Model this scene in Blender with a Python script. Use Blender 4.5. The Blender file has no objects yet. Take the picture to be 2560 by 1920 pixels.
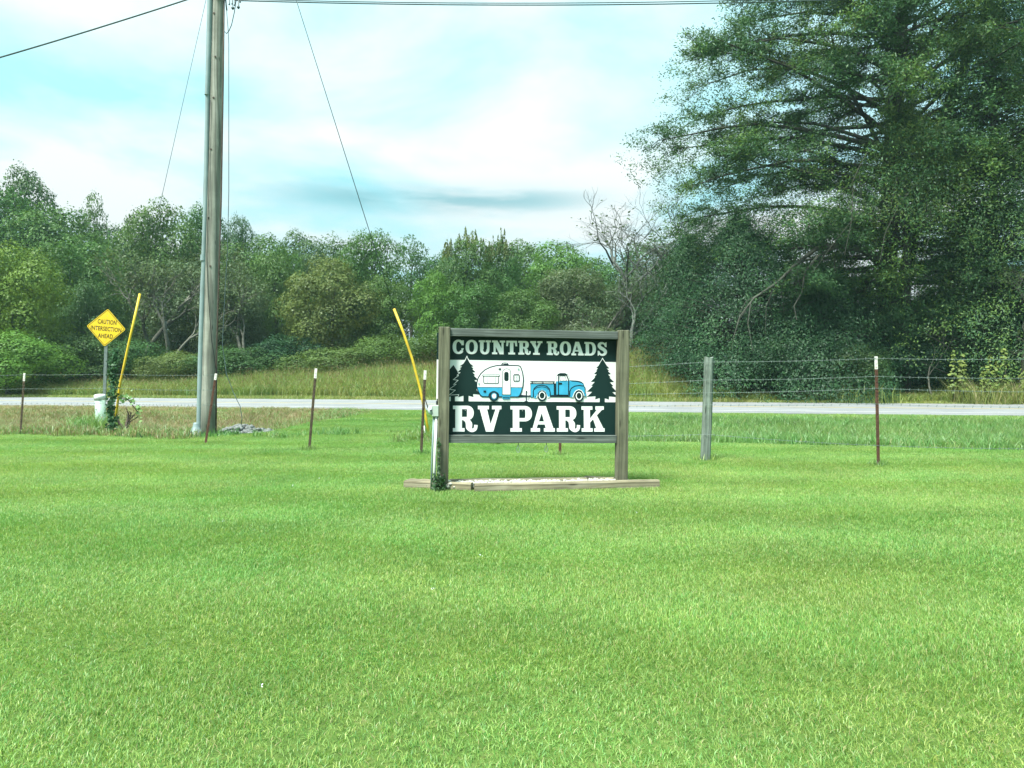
import bpy, math, random
import numpy as np
from mathutils import Vector, Matrix
from mathutils.geometry import tessellate_polygon

R = math.radians
scene = bpy.context.scene
COL = scene.collection

# ------------------------------------------------------------------ camera
F, HZ, EYE = 26.0 / 36.0 * 2560.0, 935.0, 1.4
cam_d = bpy.data.cameras.new('camera')
cam = bpy.data.objects.new('camera', cam_d)
COL.objects.link(cam)
cam.location = (0, 0, EYE)
cam.rotation_euler = (R(90), 0, 0)
cam_d.lens = 26.0
cam_d.sensor_width = 36.0
cam_d.shift_y = -25.0 / 2560.0
cam_d.clip_start = 0.05
cam_d.clip_end = 2000
scene.camera = cam

# ------------------------------------------------------------------ render and exposure
scene.view_settings.view_transform = 'Standard'
scene.view_settings.look = 'None'
scene.view_settings.exposure = 2.4
scene.view_settings.gamma = 1.0
scene.view_settings.use_curve_mapping = False
cy = scene.cycles
cy.max_bounces = 6
cy.diffuse_bounces = 3
cy.glossy_bounces = 2
cy.transmission_bounces = 3
cy.transparent_max_bounces = 8
cy.use_denoising = True
cy.caustics_reflective = False
cy.caustics_refractive = False

# ------------------------------------------------------------------ world: overcast sky with thin cyan gaps
SUN_EL, SUN_AZ = 60.0, 218.0          # azimuth clockwise from +Y (camera looks along +Y)
world = bpy.data.worlds.new('World')
scene.world = world
world.use_nodes = True
wt = world.node_tree
wt.nodes.clear()


def wn(t, **kw):
    n = wt.nodes.new(t)
    for k, v in kw.items():
        setattr(n, k, v)
    return n


def wmath(op, a, b=None, clamp=False):
    n = wn('ShaderNodeMath', operation=op, use_clamp=clamp)
    for i, v in enumerate((a, b)):
        if v is None:
            continue
        if isinstance(v, (int, float)):
            n.inputs[i].default_value = v
        else:
            wt.links.new(v, n.inputs[i])
    return n.outputs[0]


w_out = wn('ShaderNodeOutputWorld')
w_bg = wn('ShaderNodeBackground')
sky = wn('ShaderNodeTexSky', sky_type='NISHITA', sun_disc=False)
sky.sun_elevation = R(SUN_EL)
sky.sun_rotation = R(SUN_AZ)
tc = wn('ShaderNodeTexCoord')
sep = wn('ShaderNodeSeparateXYZ')
wt.links.new(tc.outputs['Generated'], sep.inputs[0])
zz = wmath('ADD', wmath('MAXIMUM', sep.outputs[2], 0.0), 0.16)
comb = wn('ShaderNodeCombineXYZ')
wt.links.new(wmath('DIVIDE', sep.outputs[0], zz), comb.inputs[0])
wt.links.new(wmath('MULTIPLY', wmath('DIVIDE', sep.outputs[1], zz), 1.0), comb.inputs[1])
noi = wn('ShaderNodeTexNoise')
noi.inputs['Scale'].default_value = 1.25
noi.inputs['Detail'].default_value = 8.0
noi.inputs['Roughness'].default_value = 0.52
noi.inputs['Distortion'].default_value = 0.3
mp = wn('ShaderNodeMapping')
mp.inputs['Location'].default_value = (3.1, 1.7, 0.4)
wt.links.new(comb.outputs[0], mp.inputs[0])
wt.links.new(mp.outputs[0], noi.inputs['Vector'])
ramp = wn('ShaderNodeValToRGB')
ramp.color_ramp.elements[0].position = 0.36
ramp.color_ramp.elements[0].color = (0.0, 0.0, 0.0, 1)
ramp.color_ramp.elements[1].position = 0.60
ramp.color_ramp.elements[1].color = (1, 1, 1, 1)
wt.links.new(noi.outputs['Fac'], ramp.inputs[0])
# gaps: the physical sky washed with thin high cloud
nsc = wn('ShaderNodeVectorMath', operation='SCALE')
nsc.inputs[3].default_value = 0.08
wt.links.new(sky.outputs[0], nsc.inputs[0])
gap = wn('ShaderNodeMix', data_type='RGBA')
gap.inputs[0].default_value = 0.82
wt.links.new(nsc.outputs[0], gap.inputs[6])
gap.inputs[7].default_value = (0.175, 0.365, 0.380, 1)
cl = wn('ShaderNodeMix', data_type='RGBA')
wt.links.new(ramp.outputs[0], cl.inputs[0])
wt.links.new(gap.outputs[2], cl.inputs[6])
cl.inputs[7].default_value = (0.352, 0.385, 0.388, 1)
# low dark stratus streak (a real cloud near the horizon), elevation about 13 degrees
noi2 = wn('ShaderNodeTexNoise')
noi2.inputs['Scale'].default_value = 1.0
noi2.inputs['Detail'].default_value = 5.0
mp2 = wn('ShaderNodeMapping')
mp2.inputs['Scale'].default_value = (7.0, 7.0, 46.0)
wt.links.new(tc.outputs['Generated'], mp2.inputs[0])
wt.links.new(mp2.outputs[0], noi2.inputs['Vector'])
el = wmath('DIVIDE', wmath('SUBTRACT', sep.outputs[2], 0.2285), 0.016)
band = wmath('POWER', 2.718, wmath('MULTIPLY', wmath('MULTIPLY', el, el), -1.0))
ax = wmath('DIVIDE', wmath('SUBTRACT', sep.outputs[0], -0.090), 0.195)
ax2 = wmath('MULTIPLY', ax, ax)
band2 = wmath('POWER', 2.718, wmath('MULTIPLY', wmath('MULTIPLY', ax2, ax2), -1.0))
nn = wmath('MULTIPLY', wmath('SUBTRACT', noi2.outputs['Fac'], 0.22), 3.2, True)
streak = wmath('MULTIPLY', wmath('MULTIPLY', wmath('MULTIPLY', band, band2), nn), 0.85, True)
st = wn('ShaderNodeMix', data_type='RGBA')
wt.links.new(streak, st.inputs[0])
wt.links.new(cl.outputs[2], st.inputs[6])
st.inputs[7].default_value = (0.095, 0.215, 0.240, 1)
wt.links.new(st.outputs[2], w_bg.inputs['Color'])
# standard overcast luminance: the dome is darker at the horizon, brighter overhead
wt.links.new(wmath('MULTIPLY', wmath('ADD', 1.0, wmath('MULTIPLY', wmath('MAXIMUM', sep.outputs[2], 0.0), 1.7)), 0.375), w_bg.inputs['Strength'])
wt.links.new(w_bg.outputs[0], w_out.inputs[0])

# ------------------------------------------------------------------ sun behind thin cloud
sun_d = bpy.data.lights.new('sun', 'SUN')
sun_d.energy = 2.0
sun_d.angle = R(18)
sun_d.color = (1.0, 0.97, 0.90)
sun = bpy.data.objects.new('sun', sun_d)
COL.objects.link(sun)
sd = Vector((math.sin(R(SUN_AZ)) * math.cos(R(SUN_EL)), math.cos(R(SUN_AZ)) * math.cos(R(SUN_EL)), math.sin(R(SUN_EL))))
sun.rotation_euler = sd.to_track_quat('Z', 'Y').to_euler()
sun.location = (0, -20, 40)

# ================================================================== helpers
def P(px, py, d):
    return Vector(((px - 1280.0) * d / F, d, EYE + (HZ - py) * d / F))


def gd(py, z=0.0):
    return (EYE - z) * F / (py - HZ)


def tag(o, label=None, cat=None, group=None, kind=None):
    if label: o['label'] = label
    if cat: o['category'] = cat
    if group: o['group'] = group
    if kind: o['kind'] = kind
    return o


def empty(name, loc=(0, 0, 0), rot=(0, 0, 0)):
    o = bpy.data.objects.new(name, None)
    o.empty_display_size = 0.2
    COL.objects.link(o)
    o.location = loc
    o.rotation_euler = rot
    return o


def smooth(a, b, x):
    t = np.clip((np.asarray(x, float) - a) / (b - a), 0, 1)
    return t * t * (3 - 2 * t)


class MB:
    """collects shapes of ONE mesh object"""
    def __init__(self):
        self.v, self.f, self.m, self.sm = [], [], [], []
        self.k = 0

    def face(self, idx, m=0, s=False):
        self.f.append(tuple(idx)); self.m.append(m); self.sm.append(s)

    def box(self, a, b, m=0, bev=0.0):
        x0, y0, z0 = a; x1, y1, z1 = b
        if bev <= 0:
            n = len(self.v)
            self.v += [(x0, y0, z0), (x1, y0, z0), (x1, y1, z0), (x0, y1, z0), (x0, y0, z1), (x1, y0, z1), (x1, y1, z1), (x0, y1, z1)]
            for q in ((0, 3, 2, 1), (4, 5, 6, 7), (0, 1, 5, 4), (1, 2, 6, 5), (2, 3, 7, 6), (3, 0, 4, 7)):
                self.face([n + i for i in q], m)
            return
        # chamfered box
        n = len(self.v)
        idx = {}
        for cx in (0, 1):
            for cyy in (0, 1):
                for cz in (0, 1):
                    X, Y, Z = (x0, x1)[cx], (y0, y1)[cyy], (z0, z1)[cz]
                    sx, sy, sz = (1, -1)[cx] * bev, (1, -1)[cyy] * bev, (1, -1)[cz] * bev
                    idx[cx, cyy, cz] = (len(self.v), len(self.v) + 1, len(self.v) + 2)
                    self.v += [(X, Y + sy, Z + sz), (X + sx, Y, Z + sz), (X + sx, Y + sy, Z)]
        def q(c, ax): return idx[c][ax]
        for c in (0, 1):
            a_ = [q((c, 0, 0), 0), q((c, 1, 0), 0), q((c, 1, 1), 0), q((c, 0, 1), 0)]
            self.face(a_ if c else a_[::-1], m)
            a_ = [q((0, c, 0), 1), q((1, c, 0), 1), q((1, c, 1), 1), q((0, c, 1), 1)]
            self.face(a_[::-1] if c else a_, m)
            a_ = [q((0, 0, c), 2), q((1, 0, c), 2), q((1, 1, c), 2), q((0, 1, c), 2)]
            self.face(a_ if c else a_[::-1], m)
        for i in (0, 1):
            for j in (0, 1):
                self.face([q((i, j, 0), 0), q((i, j, 1), 0), q((i, j, 1), 1), q((i, j, 0), 1)], m)
                self.face([q((i, 0, j), 0), q((i, 1, j), 0), q((i, 1, j), 2), q((i, 0, j), 2)], m)
                self.face([q((0, i, j), 1), q((1, i, j), 1), q((1, i, j), 2), q((0, i, j), 2)], m)
        for c in idx:
            self.face(idx[c], m)

    def tube(self, pts, rad, n=8, m=0, cap=True, s=True):
        pts = [Vector(p) for p in pts]
        if isinstance(rad, (int, float)): rad = [rad] * len(pts)
        base = len(self.v)
        up = None
        for i, p in enumerate(pts):
            t = (pts[min(i + 1, len(pts) - 1)] - pts[max(i - 1, 0)])
            if t.length < 1e-9: t = Vector((0, 0, 1))
            t.normalize()
            if up is None:
                up = t.orthogonal().normalized()
            else:
                up = (up - t * up.dot(t))
                if up.length < 1e-6: up = t.orthogonal()
                up.normalize()
            w = t.cross(up)
            for k in range(n):
                a = 2 * math.pi * k / n
                self.v.append(tuple(p + (up * math.cos(a) + w * math.sin(a)) * rad[i]))
        for i in range(len(pts) - 1):
            for k in range(n):
                a, b = base + i * n + k, base + i * n + (k + 1) % n
                self.face((a, b, b + n, a + n), m, s)
        if cap:
            self.face([base + k for k in range(n)][::-1], m)
            e = base + (len(pts) - 1) * n
            self.face([e + k for k in range(n)], m)

    def lathe(self, prof, c=(0, 0, 0), n=20, m=0, s=True):
        base = len(self.v)
        for r, z in prof:
            for k in range(n):
                a = 2 * math.pi * k / n
                self.v.append((c[0] + r * math.cos(a), c[1] + r * math.sin(a), c[2] + z))
        for i in range(len(prof) - 1):
            for k in range(n):
                a, b = base + i * n + k, base + i * n + (k + 1) % n
                self.face((a, b, b + n, a + n), m, s)
        self.face([base + k for k in range(n)][::-1], m)
        e = base + (len(prof) - 1) * n
        self.face([e + k for k in range(n)], m)

    def poly(self, pts, m=0, fn=None):
        """flat polygon from 2D points placed by fn(x, y) -> 3D"""
        vs = [Vector((p[0], p[1], 0)) for p in pts]
        base = len(self.v)
        for p in pts: self.v.append(tuple(fn(p[0], p[1])))
        for t in tessellate_polygon([vs]):
            a, b, c = (vs[i] for i in t)
            ar = (b.x - a.x) * (c.y - a.y) - (b.y - a.y) * (c.x - a.x)
            self.face([base + i for i in (t if ar > 0 else t[::-1])], m)

    def build(self, name, mats, parent=None, loc=None):
        me = bpy.data.meshes.new(name)
        me.from_pydata(self.v, [], self.f)
        if not isinstance(mats, (list, tuple)): mats = [mats]
        for m in mats: me.materials.append(m)
        me.polygons.foreach_set('material_index', self.m)
        me.polygons.foreach_set('use_smooth', self.sm)
        me.update()
        o = bpy.data.objects.new(name, me)
        COL.objects.link(o)
        if parent: o.parent = parent
        if loc is not None: o.location = loc
        return o


def np_mesh(name, V, Fc, mats, midx=None):
    """V (n,3), Fc (m,k) equal-sided faces"""
    me = bpy.data.meshes.new(name)
    n, m, k = len(V), len(Fc), Fc.shape[1]
    me.vertices.add(n)
    me.vertices.foreach_set('co', np.ascontiguousarray(V, np.float32).ravel())
    me.loops.add(m * k)
    me.loops.foreach_set('vertex_index', np.ascontiguousarray(Fc, np.int32).ravel())
    me.polygons.add(m)
    me.polygons.foreach_set('loop_start', np.arange(0, m * k, k, dtype=np.int32))
    if not isinstance(mats, (list, tuple)): mats = [mats]
    for mt in mats: me.materials.append(mt)
    if midx is not None: me.polygons.foreach_set('material_index', np.ascontiguousarray(midx, np.int32))
    me.update(calc_edges=True)
    return me


def link(name, me, parent=None, loc=(0, 0, 0), rotz=0.0, scale=(1, 1, 1)):
    o = bpy.data.objects.new(name, me)
    COL.objects.link(o)
    o.location = loc
    o.rotation_euler = (0, 0, rotz)
    o.scale = scale
    if parent: o.parent = parent
    return o

# ================================================================== materials
class NT:
    def __init__(self, name):
        self.mat = bpy.data.materials.new(name)
        self.mat.use_nodes = True
        self.t = self.mat.node_tree
        self.t.nodes.clear()
        self.out = self.t.nodes.new('ShaderNodeOutputMaterial')

    def n(self, typ, **kw):
        n = self.t.nodes.new(typ)
        for k, v in kw.items(): setattr(n, k, v)
        return n

    def l(self, a, b): self.t.links.new(a, b)

    def coord(self, kind='Object', scale=(1, 1, 1)):
        c = self.n('ShaderNodeTexCoord')
        m = self.n('ShaderNodeMapping')
        m.inputs['Scale'].default_value = scale
        self.l(c.outputs[kind], m.inputs[0])
        return m.outputs[0]

    def wpos(self, scale=(1, 1, 1)):
        g = self.n('ShaderNodeNewGeometry')
        m = self.n('ShaderNodeMapping')
        m.inputs['Scale'].default_value = scale
        self.l(g.outputs['Position'], m.inputs[0])
        return m.outputs[0]

    def noise(self, vec, scale=1.0, detail=4.0, rough=0.55, dist=0.0):
        n = self.n('ShaderNodeTexNoise')
        n.inputs['Scale'].default_value = scale
        n.inputs['Detail'].default_value = detail
        n.inputs['Roughness'].default_value = rough
        n.inputs['Distortion'].default_value = dist
        self.l(vec, n.inputs['Vector'])
        return n.outputs['Fac']

    def ramp(self, fac, stops):
        r = self.n('ShaderNodeValToRGB')
        e = r.color_ramp.elements
        while len(e) < len(stops): e.new(0.5)
        for i, (p, c) in enumerate(stops):
            e[i].position = p
            e[i].color = (c[0], c[1], c[2], 1) if isinstance(c, (tuple, list)) else (c, c, c, 1)
        self.l(fac, r.inputs[0])
        return r.outputs[0]

    def mix(self, fac, a, b, blend='MIX'):
        m = self.n('ShaderNodeMix', data_type='RGBA', blend_type=blend)
        for s, v in ((m.inputs[0], fac), (m.inputs[6], a), (m.inputs[7], b)):
            if isinstance(v, (int, float)): s.default_value = v
            elif isinstance(v, (tuple, list)): s.default_value = (v[0], v[1], v[2], 1)
            else: self.l(v, s)
        return m.outputs[2]

    def principled(self, col, rough=0.7, spec=0.3, metal=0.0, bump=None, bstr=0.3, bdist=0.01):
        b = self.n('ShaderNodeBsdfPrincipled')
        if isinstance(col, (tuple, list)): b.inputs['Base Color'].default_value = (*col[:3], 1)
        else: self.l(col, b.inputs['Base Color'])
        if isinstance(rough, (int, float)): b.inputs['Roughness'].default_value = rough
        else: self.l(rough, b.inputs['Roughness'])
        b.inputs['Specular IOR Level'].default_value = spec
        b.inputs['Metallic'].default_value = metal
        if bump is not None:
            bn = self.n('ShaderNodeBump')
            bn.inputs['Strength'].default_value = bstr
            bn.inputs['Distance'].default_value = bdist
            self.l(bump, bn.inputs['Height'])
            self.l(bn.outputs[0], b.inputs['Normal'])
        self.l(b.outputs[0], self.out.inputs[0])
        return self.mat


def m_plain(name, col, rough=0.6, spec=0.3, metal=0.0, var=0.25, scale=8.0, bstr=0.15, dirt=None):
    t = NT(name)
    v = t.coord('Object')
    a = t.noise(v, scale, 5)
    lo = tuple(c * (1 - var) for c in col); hi = tuple(min(1, c * (1 + var)) for c in col)
    c = t.ramp(a, [(0.3, lo), (0.7, hi)])
    if dirt:
        d = t.ramp(t.noise(v, scale * 0.35, 7, 0.65), [(0.5, 0.0), (0.72, 1.0)])
        c = t.mix(d, c, dirt)
    return t.principled(c, rough, spec, metal, a, bstr, 0.004)


def m_wood(name, dark, mid, light, axis='Z', scale=1.0, green=None):
    t = NT(name)
    s = {'X': (1.3, 30, 30), 'Y': (30, 1.3, 30), 'Z': (30, 30, 1.3)}[axis]
    s2 = {'X': (0.5, 7, 7), 'Y': (7, 0.5, 7), 'Z': (7, 7, 0.5)}[axis]
    v = t.coord('Object', tuple(x * scale for x in s))
    g = t.noise(v, 1.0, 6, 0.6, 0.6)
    v2 = t.coord('Object', tuple(x * scale for x in s2))
    w = t.n('ShaderNodeTexWave', wave_type='RINGS', rings_direction={'X': 'X', 'Y': 'Y', 'Z': 'Z'}[axis])
    w.inputs['Scale'].default_value = 1.6
    w.inputs['Distortion'].default_value = 5.0
    w.inputs['Detail'].default_value = 3.0
    w.inputs['Detail Scale'].default_value = 1.2
    t.l(v2, w.inputs['Vector'])
    c = t.ramp(g, [(0.25, dark), (0.5, mid), (0.78, light)])
    rings = t.ramp(w.outputs['Fac'], [(0.10, 0.55), (0.5, 1.0)])
    c = t.mix(0.75, c, rings, 'MULTIPLY')
    st = t.ramp(t.noise(t.coord('Object'), 2.3, 5, 0.6), [(0.42, 0.72), (0.62, 1.0)])
    c = t.mix(0.8, c, st, 'MULTIPLY')
    # knots
    vo = t.n('ShaderNodeTexVoronoi')
    vo.inputs['Scale'].default_value = 1.0
    vs = {'X': (1.9, 9, 9), 'Y': (9, 1.9, 9), 'Z': (9, 9, 1.9)}[axis]
    t.l(t.coord('Object', vs), vo.inputs['Vector'])
    k = t.ramp(vo.outputs['Distance'], [(0.06, 0.25), (0.15, 1.0)])
    c = t.mix(0.8, c, k, 'MULTIPLY')
    if green:
        gm = t.ramp(t.noise(t.coord('Object'), 3.0, 6, 0.6), [(0.45, 0.0), (0.7, 0.8)])
        c = t.mix(gm, c, green)
    return t.principled(c, 0.85, 0.15, 0, g, 0.5, 0.004)


def m_leaf(name, a, b, trans=0.32, var=0.5, scale=0.35, rough_gloss=0.015, wvar=0.45, wscale=(1, 1, 1)):
    """leaf colour differs leaf to leaf, plant to plant and patch to patch"""
    t = NT(name)
    g = t.n('ShaderNodeNewGeometry')
    oi = t.n('ShaderNodeObjectInfo')
    c = t.ramp(g.outputs['Random Per Island'], [(0.0, a), (1.0, b)])
    n = t.noise(t.wpos(wscale), scale, 4, 0.6)
    pv = t.ramp(n, [(0.3, 1 - wvar * 0.8), (0.7, 1 + wvar * 0.55)])
    c = t.mix(1.0, c, pv, 'MULTIPLY')
    hs = t.n('ShaderNodeHueSaturation')
    mr = t.n('ShaderNodeMapRange')
    mr.inputs[3].default_value = 0.48; mr.inputs[4].default_value = 0.52
    t.l(oi.outputs['Random'], mr.inputs[0]); t.l(mr.outputs[0], hs.inputs['Hue'])
    t.l(c, hs.inputs['Color'])
    d = t.n('ShaderNodeBsdfDiffuse'); tr = t.n('ShaderNodeBsdfTranslucent')
    t.l(hs.outputs[0], d.inputs[0])
    tc_ = t.mix(1.0, hs.outputs[0], (1.15, 1.1, 0.6), 'MULTIPLY')
    t.l(tc_, tr.inputs[0])
    mx = t.n('ShaderNodeMixShader'); mx.inputs[0].default_value = trans
    t.l(d.outputs[0], mx.inputs[1]); t.l(tr.outputs[0], mx.inputs[2])
    gl = t.n('ShaderNodeBsdfGlossy'); gl.inputs['Roughness'].default_value = 0.45
    gl.inputs['Color'].default_value = (0.8, 0.9, 0.85, 1)
    m2 = t.n('ShaderNodeMixShader'); m2.inputs[0].default_value = rough_gloss
    t.l(mx.outputs[0], m2.inputs[1]); t.l(gl.outputs[0], m2.inputs[2])
    t.l(m2.outputs[0], t.out.inputs[0])
    return t.mat


M = {}
M['post_wood'] = m_wood('weathered_post_wood', (0.070, 0.074, 0.050), (0.145, 0.150, 0.100), (0.235, 0.240, 0.165), 'Z')
M['rail_wood'] = m_wood('weathered_rail_wood', (0.055, 0.075, 0.070), (0.12, 0.145, 0.13), (0.20, 0.23, 0.21), 'X')
M['timber'] = m_wood('landscape_timber_wood', (0.13, 0.115, 0.07), (0.25, 0.23, 0.15), (0.38, 0.37, 0.28), 'X', 1.0)
M['pole_wood'] = m_wood('old_pole_wood', (0.17, 0.182, 0.15), (0.28, 0.295, 0.25), (0.38, 0.395, 0.345), 'Z', 0.55)
M['fence_wood'] = m_wood('grey_fence_wood', (0.09, 0.12, 0.10), (0.19, 0.24, 0.20), (0.30, 0.36, 0.31), 'Z', 1.2)
M['sign_dark'] = m_plain('sign_dark_green', (0.0050, 0.0225, 0.0205), 0.55, 0.18, var=0.10, scale=3, bstr=0.02)
M['sign_white'] = m_plain('sign_white_paint', (0.74, 0.77, 0.76), 0.5, 0.3, var=0.03, scale=3, bstr=0.02)
M['sign_blue'] = m_plain('sign_blue_paint', (0.035, 0.31, 0.50), 0.5, 0.3, var=0.14, scale=9, bstr=0.02)
M['sign_navy'] = m_plain('sign_navy_line', (0.006, 0.023, 0.030), 0.55, 0.2, var=0.1, scale=5, bstr=0.02)
M['sign_grey'] = m_plain('sign_grey_paint', (0.23, 0.36, 0.34), 0.5, 0.3, var=0.1, scale=5, bstr=0.02)
M['pvc'] = m_plain('white_pvc', (0.70, 0.74, 0.72), 0.4, 0.4, var=0.06, scale=4, bstr=0.02, dirt=(0.5, 0.52, 0.44))
M['grey_pvc'] = m_plain('grey_pvc', (0.20, 0.275, 0.275), 0.45, 0.35, var=0.12, scale=3, bstr=0.03, dirt=(0.16, 0.21, 0.20))
M['box_grey'] = m_plain('weatherproof_box', (0.34, 0.41, 0.36), 0.45, 0.35, var=0.1, scale=10, bstr=0.03)
M['bubble'] = m_plain('clear_cover', (0.42, 0.55, 0.54), 0.2, 0.5, var=0.2, scale=14, bstr=0.05)
M['black'] = m_plain('black_rubber', (0.012, 0.016, 0.016), 0.6, 0.2, var=0.2, bstr=0.02)
M['cable'] = m_plain('cable_grey', (0.055, 0.085, 0.085), 0.6, 0.2, var=0.2, bstr=0.02)
M['steel'] = m_plain('galvanised_steel', (0.30, 0.34, 0.33), 0.45, 0.5, 0.6, var=0.2, scale=20, bstr=0.05)
M['post_steel'] = m_plain('sign_post_steel', (0.15, 0.19, 0.18), 0.55, 0.3, 0.3, var=0.2, scale=12, bstr=0.05)
M['wire'] = m_plain('barbed_wire_steel', (0.16, 0.21, 0.19), 0.5, 0.4, 0.2, var=0.2, bstr=0.02)
M['rust'] = m_plain('rusty_tpost', (0.075, 0.060, 0.040), 0.85, 0.15, var=0.45, scale=22, bstr=0.3, dirt=(0.035, 0.028, 0.022))
M['rust_red'] = m_plain('red_rusty_tpost', (0.092, 0.050, 0.034), 0.85, 0.15, var=0.4, scale=22, bstr=0.3, dirt=(0.045, 0.026, 0.022))
M['tip'] = m_plain('white_tip_paint', (0.62, 0.62, 0.58), 0.6, 0.25, var=0.1, scale=30, bstr=0.1, dirt=(0.36, 0.25, 0.17))
M['yellow'] = m_plain('yellow_plastic', (0.58, 0.42, 0.030), 0.45, 0.35, var=0.15, scale=5, bstr=0.03, dirt=(0.40, 0.27, 0.03))
M['sign_yellow'] = m_plain('sign_yellow', (0.66, 0.46, 0.020), 0.45, 0.35, var=0.05, scale=6, bstr=0.01)
M['sign_brown'] = m_plain('sign_legend_dark', (0.045, 0.032, 0.008), 0.5, 0.3, var=0.1, bstr=0.01)
M['brown_strip'] = m_plain('ground_wire_moulding', (0.065, 0.050, 0.040), 0.8, 0.2, var=0.35, scale=6, bstr=0.1)
M['pedestal'] = m_plain('pale_green_pedestal', (0.30, 0.42, 0.34), 0.5, 0.3, var=0.08, scale=5, bstr=0.03, dirt=(0.26, 0.36, 0.27))
M['insul'] = m_plain('dark_insulator', (0.03, 0.06, 0.06), 0.4, 0.5, var=0.2, bstr=0.02)
M['stone'] = m_plain('white_limestone', (0.42, 0.42, 0.36), 0.9, 0.2, var=0.25, scale=30, bstr=0.2)
M['riprap'] = m_plain('grey_limestone', (0.15, 0.165, 0.155), 0.9, 0.2, var=0.35, scale=12, bstr=0.3)
M['bark'] = m_plain('bark', (0.072, 0.072, 0.055), 0.95, 0.1, var=0.5, scale=5, bstr=0.6)
M['bark_dark'] = m_plain('dark_cedar_bark', (0.050, 0.052, 0.042), 0.95, 0.1, var=0.5, scale=4, bstr=0.6)
M['bark_grey'] = m_plain('grey_dead_bark', (0.105, 0.12, 0.105), 0.95, 0.1, var=0.4, scale=5, bstr=0.5)
M['limb'] = m_plain('old_cedar_limb_bark', (0.058, 0.064, 0.050), 0.95, 0.1, var=0.45, scale=5, bstr=0.5)
M['bark_pale'] = m_plain('pale_vine_bark', (0.12, 0.125, 0.10), 0.95, 0.1, var=0.4, scale=5, bstr=0.5)

L = {}
L['light'] = m_leaf('leaf_light_green', (0.088, 0.172, 0.028), (0.122, 0.215, 0.038))
L['mid'] = m_leaf('leaf_mid_green', (0.050, 0.118, 0.028), (0.080, 0.158, 0.036))
L['deep'] = m_leaf('leaf_deep_green', (0.038, 0.096, 0.030), (0.058, 0.126, 0.036))
L['olive'] = m_leaf('leaf_olive', (0.084, 0.138, 0.036), (0.114, 0.166, 0.046))
L['grey'] = m_leaf('leaf_grey_green', (0.070, 0.112, 0.050), (0.098, 0.142, 0.064))
L['cedar'] = m_leaf('cedar_foliage', (0.030, 0.086, 0.032), (0.054, 0.122, 0.042), 0.25)
L['cedar_tip'] = m_leaf('cedar_foliage_bright', (0.068, 0.142, 0.030), (0.105, 0.185, 0.044), 0.28)
L['under'] = m_leaf('undergrowth_leaf_shaded', (0.018, 0.060, 0.026), (0.034, 0.086, 0.034), 0.3)  # leaf green darkened to carry the shade under the great cedar
L['lime'] = m_leaf('leaf_lime', (0.114, 0.180, 0.042), (0.204, 0.270, 0.072), 0.35)
L['ivy'] = m_leaf('ivy_leaf', (0.020, 0.062, 0.026), (0.050, 0.120, 0.045), 0.25, scale=3)

L['lawn'] = m_leaf('lawn_blade', (0.105, 0.262, 0.040), (0.395, 0.520, 0.150), 0.40, scale=0.75, rough_gloss=0.03, wvar=0.30, wscale=(1.0, 1.8, 1))
L['lawn_b'] = m_leaf('lawn_blade_cool', (0.068, 0.220, 0.042), (0.255, 0.455, 0.112), 0.40, scale=0.6, rough_gloss=0.03, wvar=0.30, wscale=(1.0, 1.8, 1))
L['straw'] = m_leaf('dry_blade', (0.25, 0.25, 0.10), (0.42, 0.40, 0.20), 0.3, scale=1.0, rough_gloss=0.02, wvar=0.2)
L['rough'] = m_leaf('rough_grass_blade', (0.095, 0.215, 0.052), (0.200, 0.350, 0.098), 0.35, scale=0.6, rough_gloss=0.05, wvar=0.35)
L['brown'] = m_leaf('brown_weed_blade', (0.185, 0.155, 0.080), (0.340, 0.290, 0.165), 0.3, scale=0.5, rough_gloss=0.02, wvar=0.4)
L['field'] = m_leaf('field_grass_blade', (0.165, 0.228, 0.045), (0.290, 0.360, 0.092), 0.35, scale=0.22, rough_gloss=0.03, wvar=0.28)
L['seed'] = m_leaf('seed_head', (0.162, 0.138, 0.066), (0.270, 0.228, 0.120), 0.3, scale=0.3, rough_gloss=0.0, wvar=0.3)


def ground_mat():
    t = NT('soil_and_thatch')
    v = t.wpos()
    n1 = t.noise(v, 0.25, 6, 0.6)
    n2 = t.noise(v, 14.0, 6, 0.65)
    c = t.ramp(n2, [(0.3, (0.045, 0.085, 0.018)), (0.55, (0.085, 0.145, 0.032)), (0.75, (0.15, 0.17, 0.06))])
    c2 = t.ramp(n1, [(0.35, 0.75), (0.65, 1.15)])
    c = t.mix(1.0, c, c2, 'MULTIPLY')
    return t.principled(c, 0.95, 0.1, 0, n2, 0.8, 0.03)


def road_mat():
    t = NT('pale_worn_road')
    v = t.wpos()
    n = t.noise(v, 0.5, 6, 0.6)
    n2 = t.noise(v, 40, 4, 0.6)
    c = t.ramp(n, [(0.3, (0.165, 0.178, 0.182)), (0.7, (0.235, 0.248, 0.25))])
    c = t.mix(0.35, c, t.ramp(n2, [(0.3, 0.7), (0.7, 1.1)]), 'MULTIPLY')
    return t.principled(c, 0.85, 0.25, 0, n2, 0.2, 0.01)


M['ground'] = ground_mat()
M['road'] = road_mat()
M['mark_white'] = m_plain('white_road_paint', (0.62, 0.62, 0.60), 0.7, 0.2, var=0.15, scale=2, dirt=(0.40, 0.41, 0.40))
M['mark_yellow'] = m_plain('yellow_road_paint', (0.50, 0.40, 0.10), 0.7, 0.2, var=0.15, scale=2, dirt=(0.40, 0.38, 0.28))
M['mark_dark'] = m_plain('road_joint_tar', (0.12, 0.125, 0.125), 0.8, 0.2, var=0.2, scale=2)

# ================================================================== terrain
NS = math.sqrt(1 + 0.197 ** 2)


def s_of(x, y):
    return (np.asarray(y) + 0.197 * np.asarray(x) - 27.97) / NS


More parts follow.
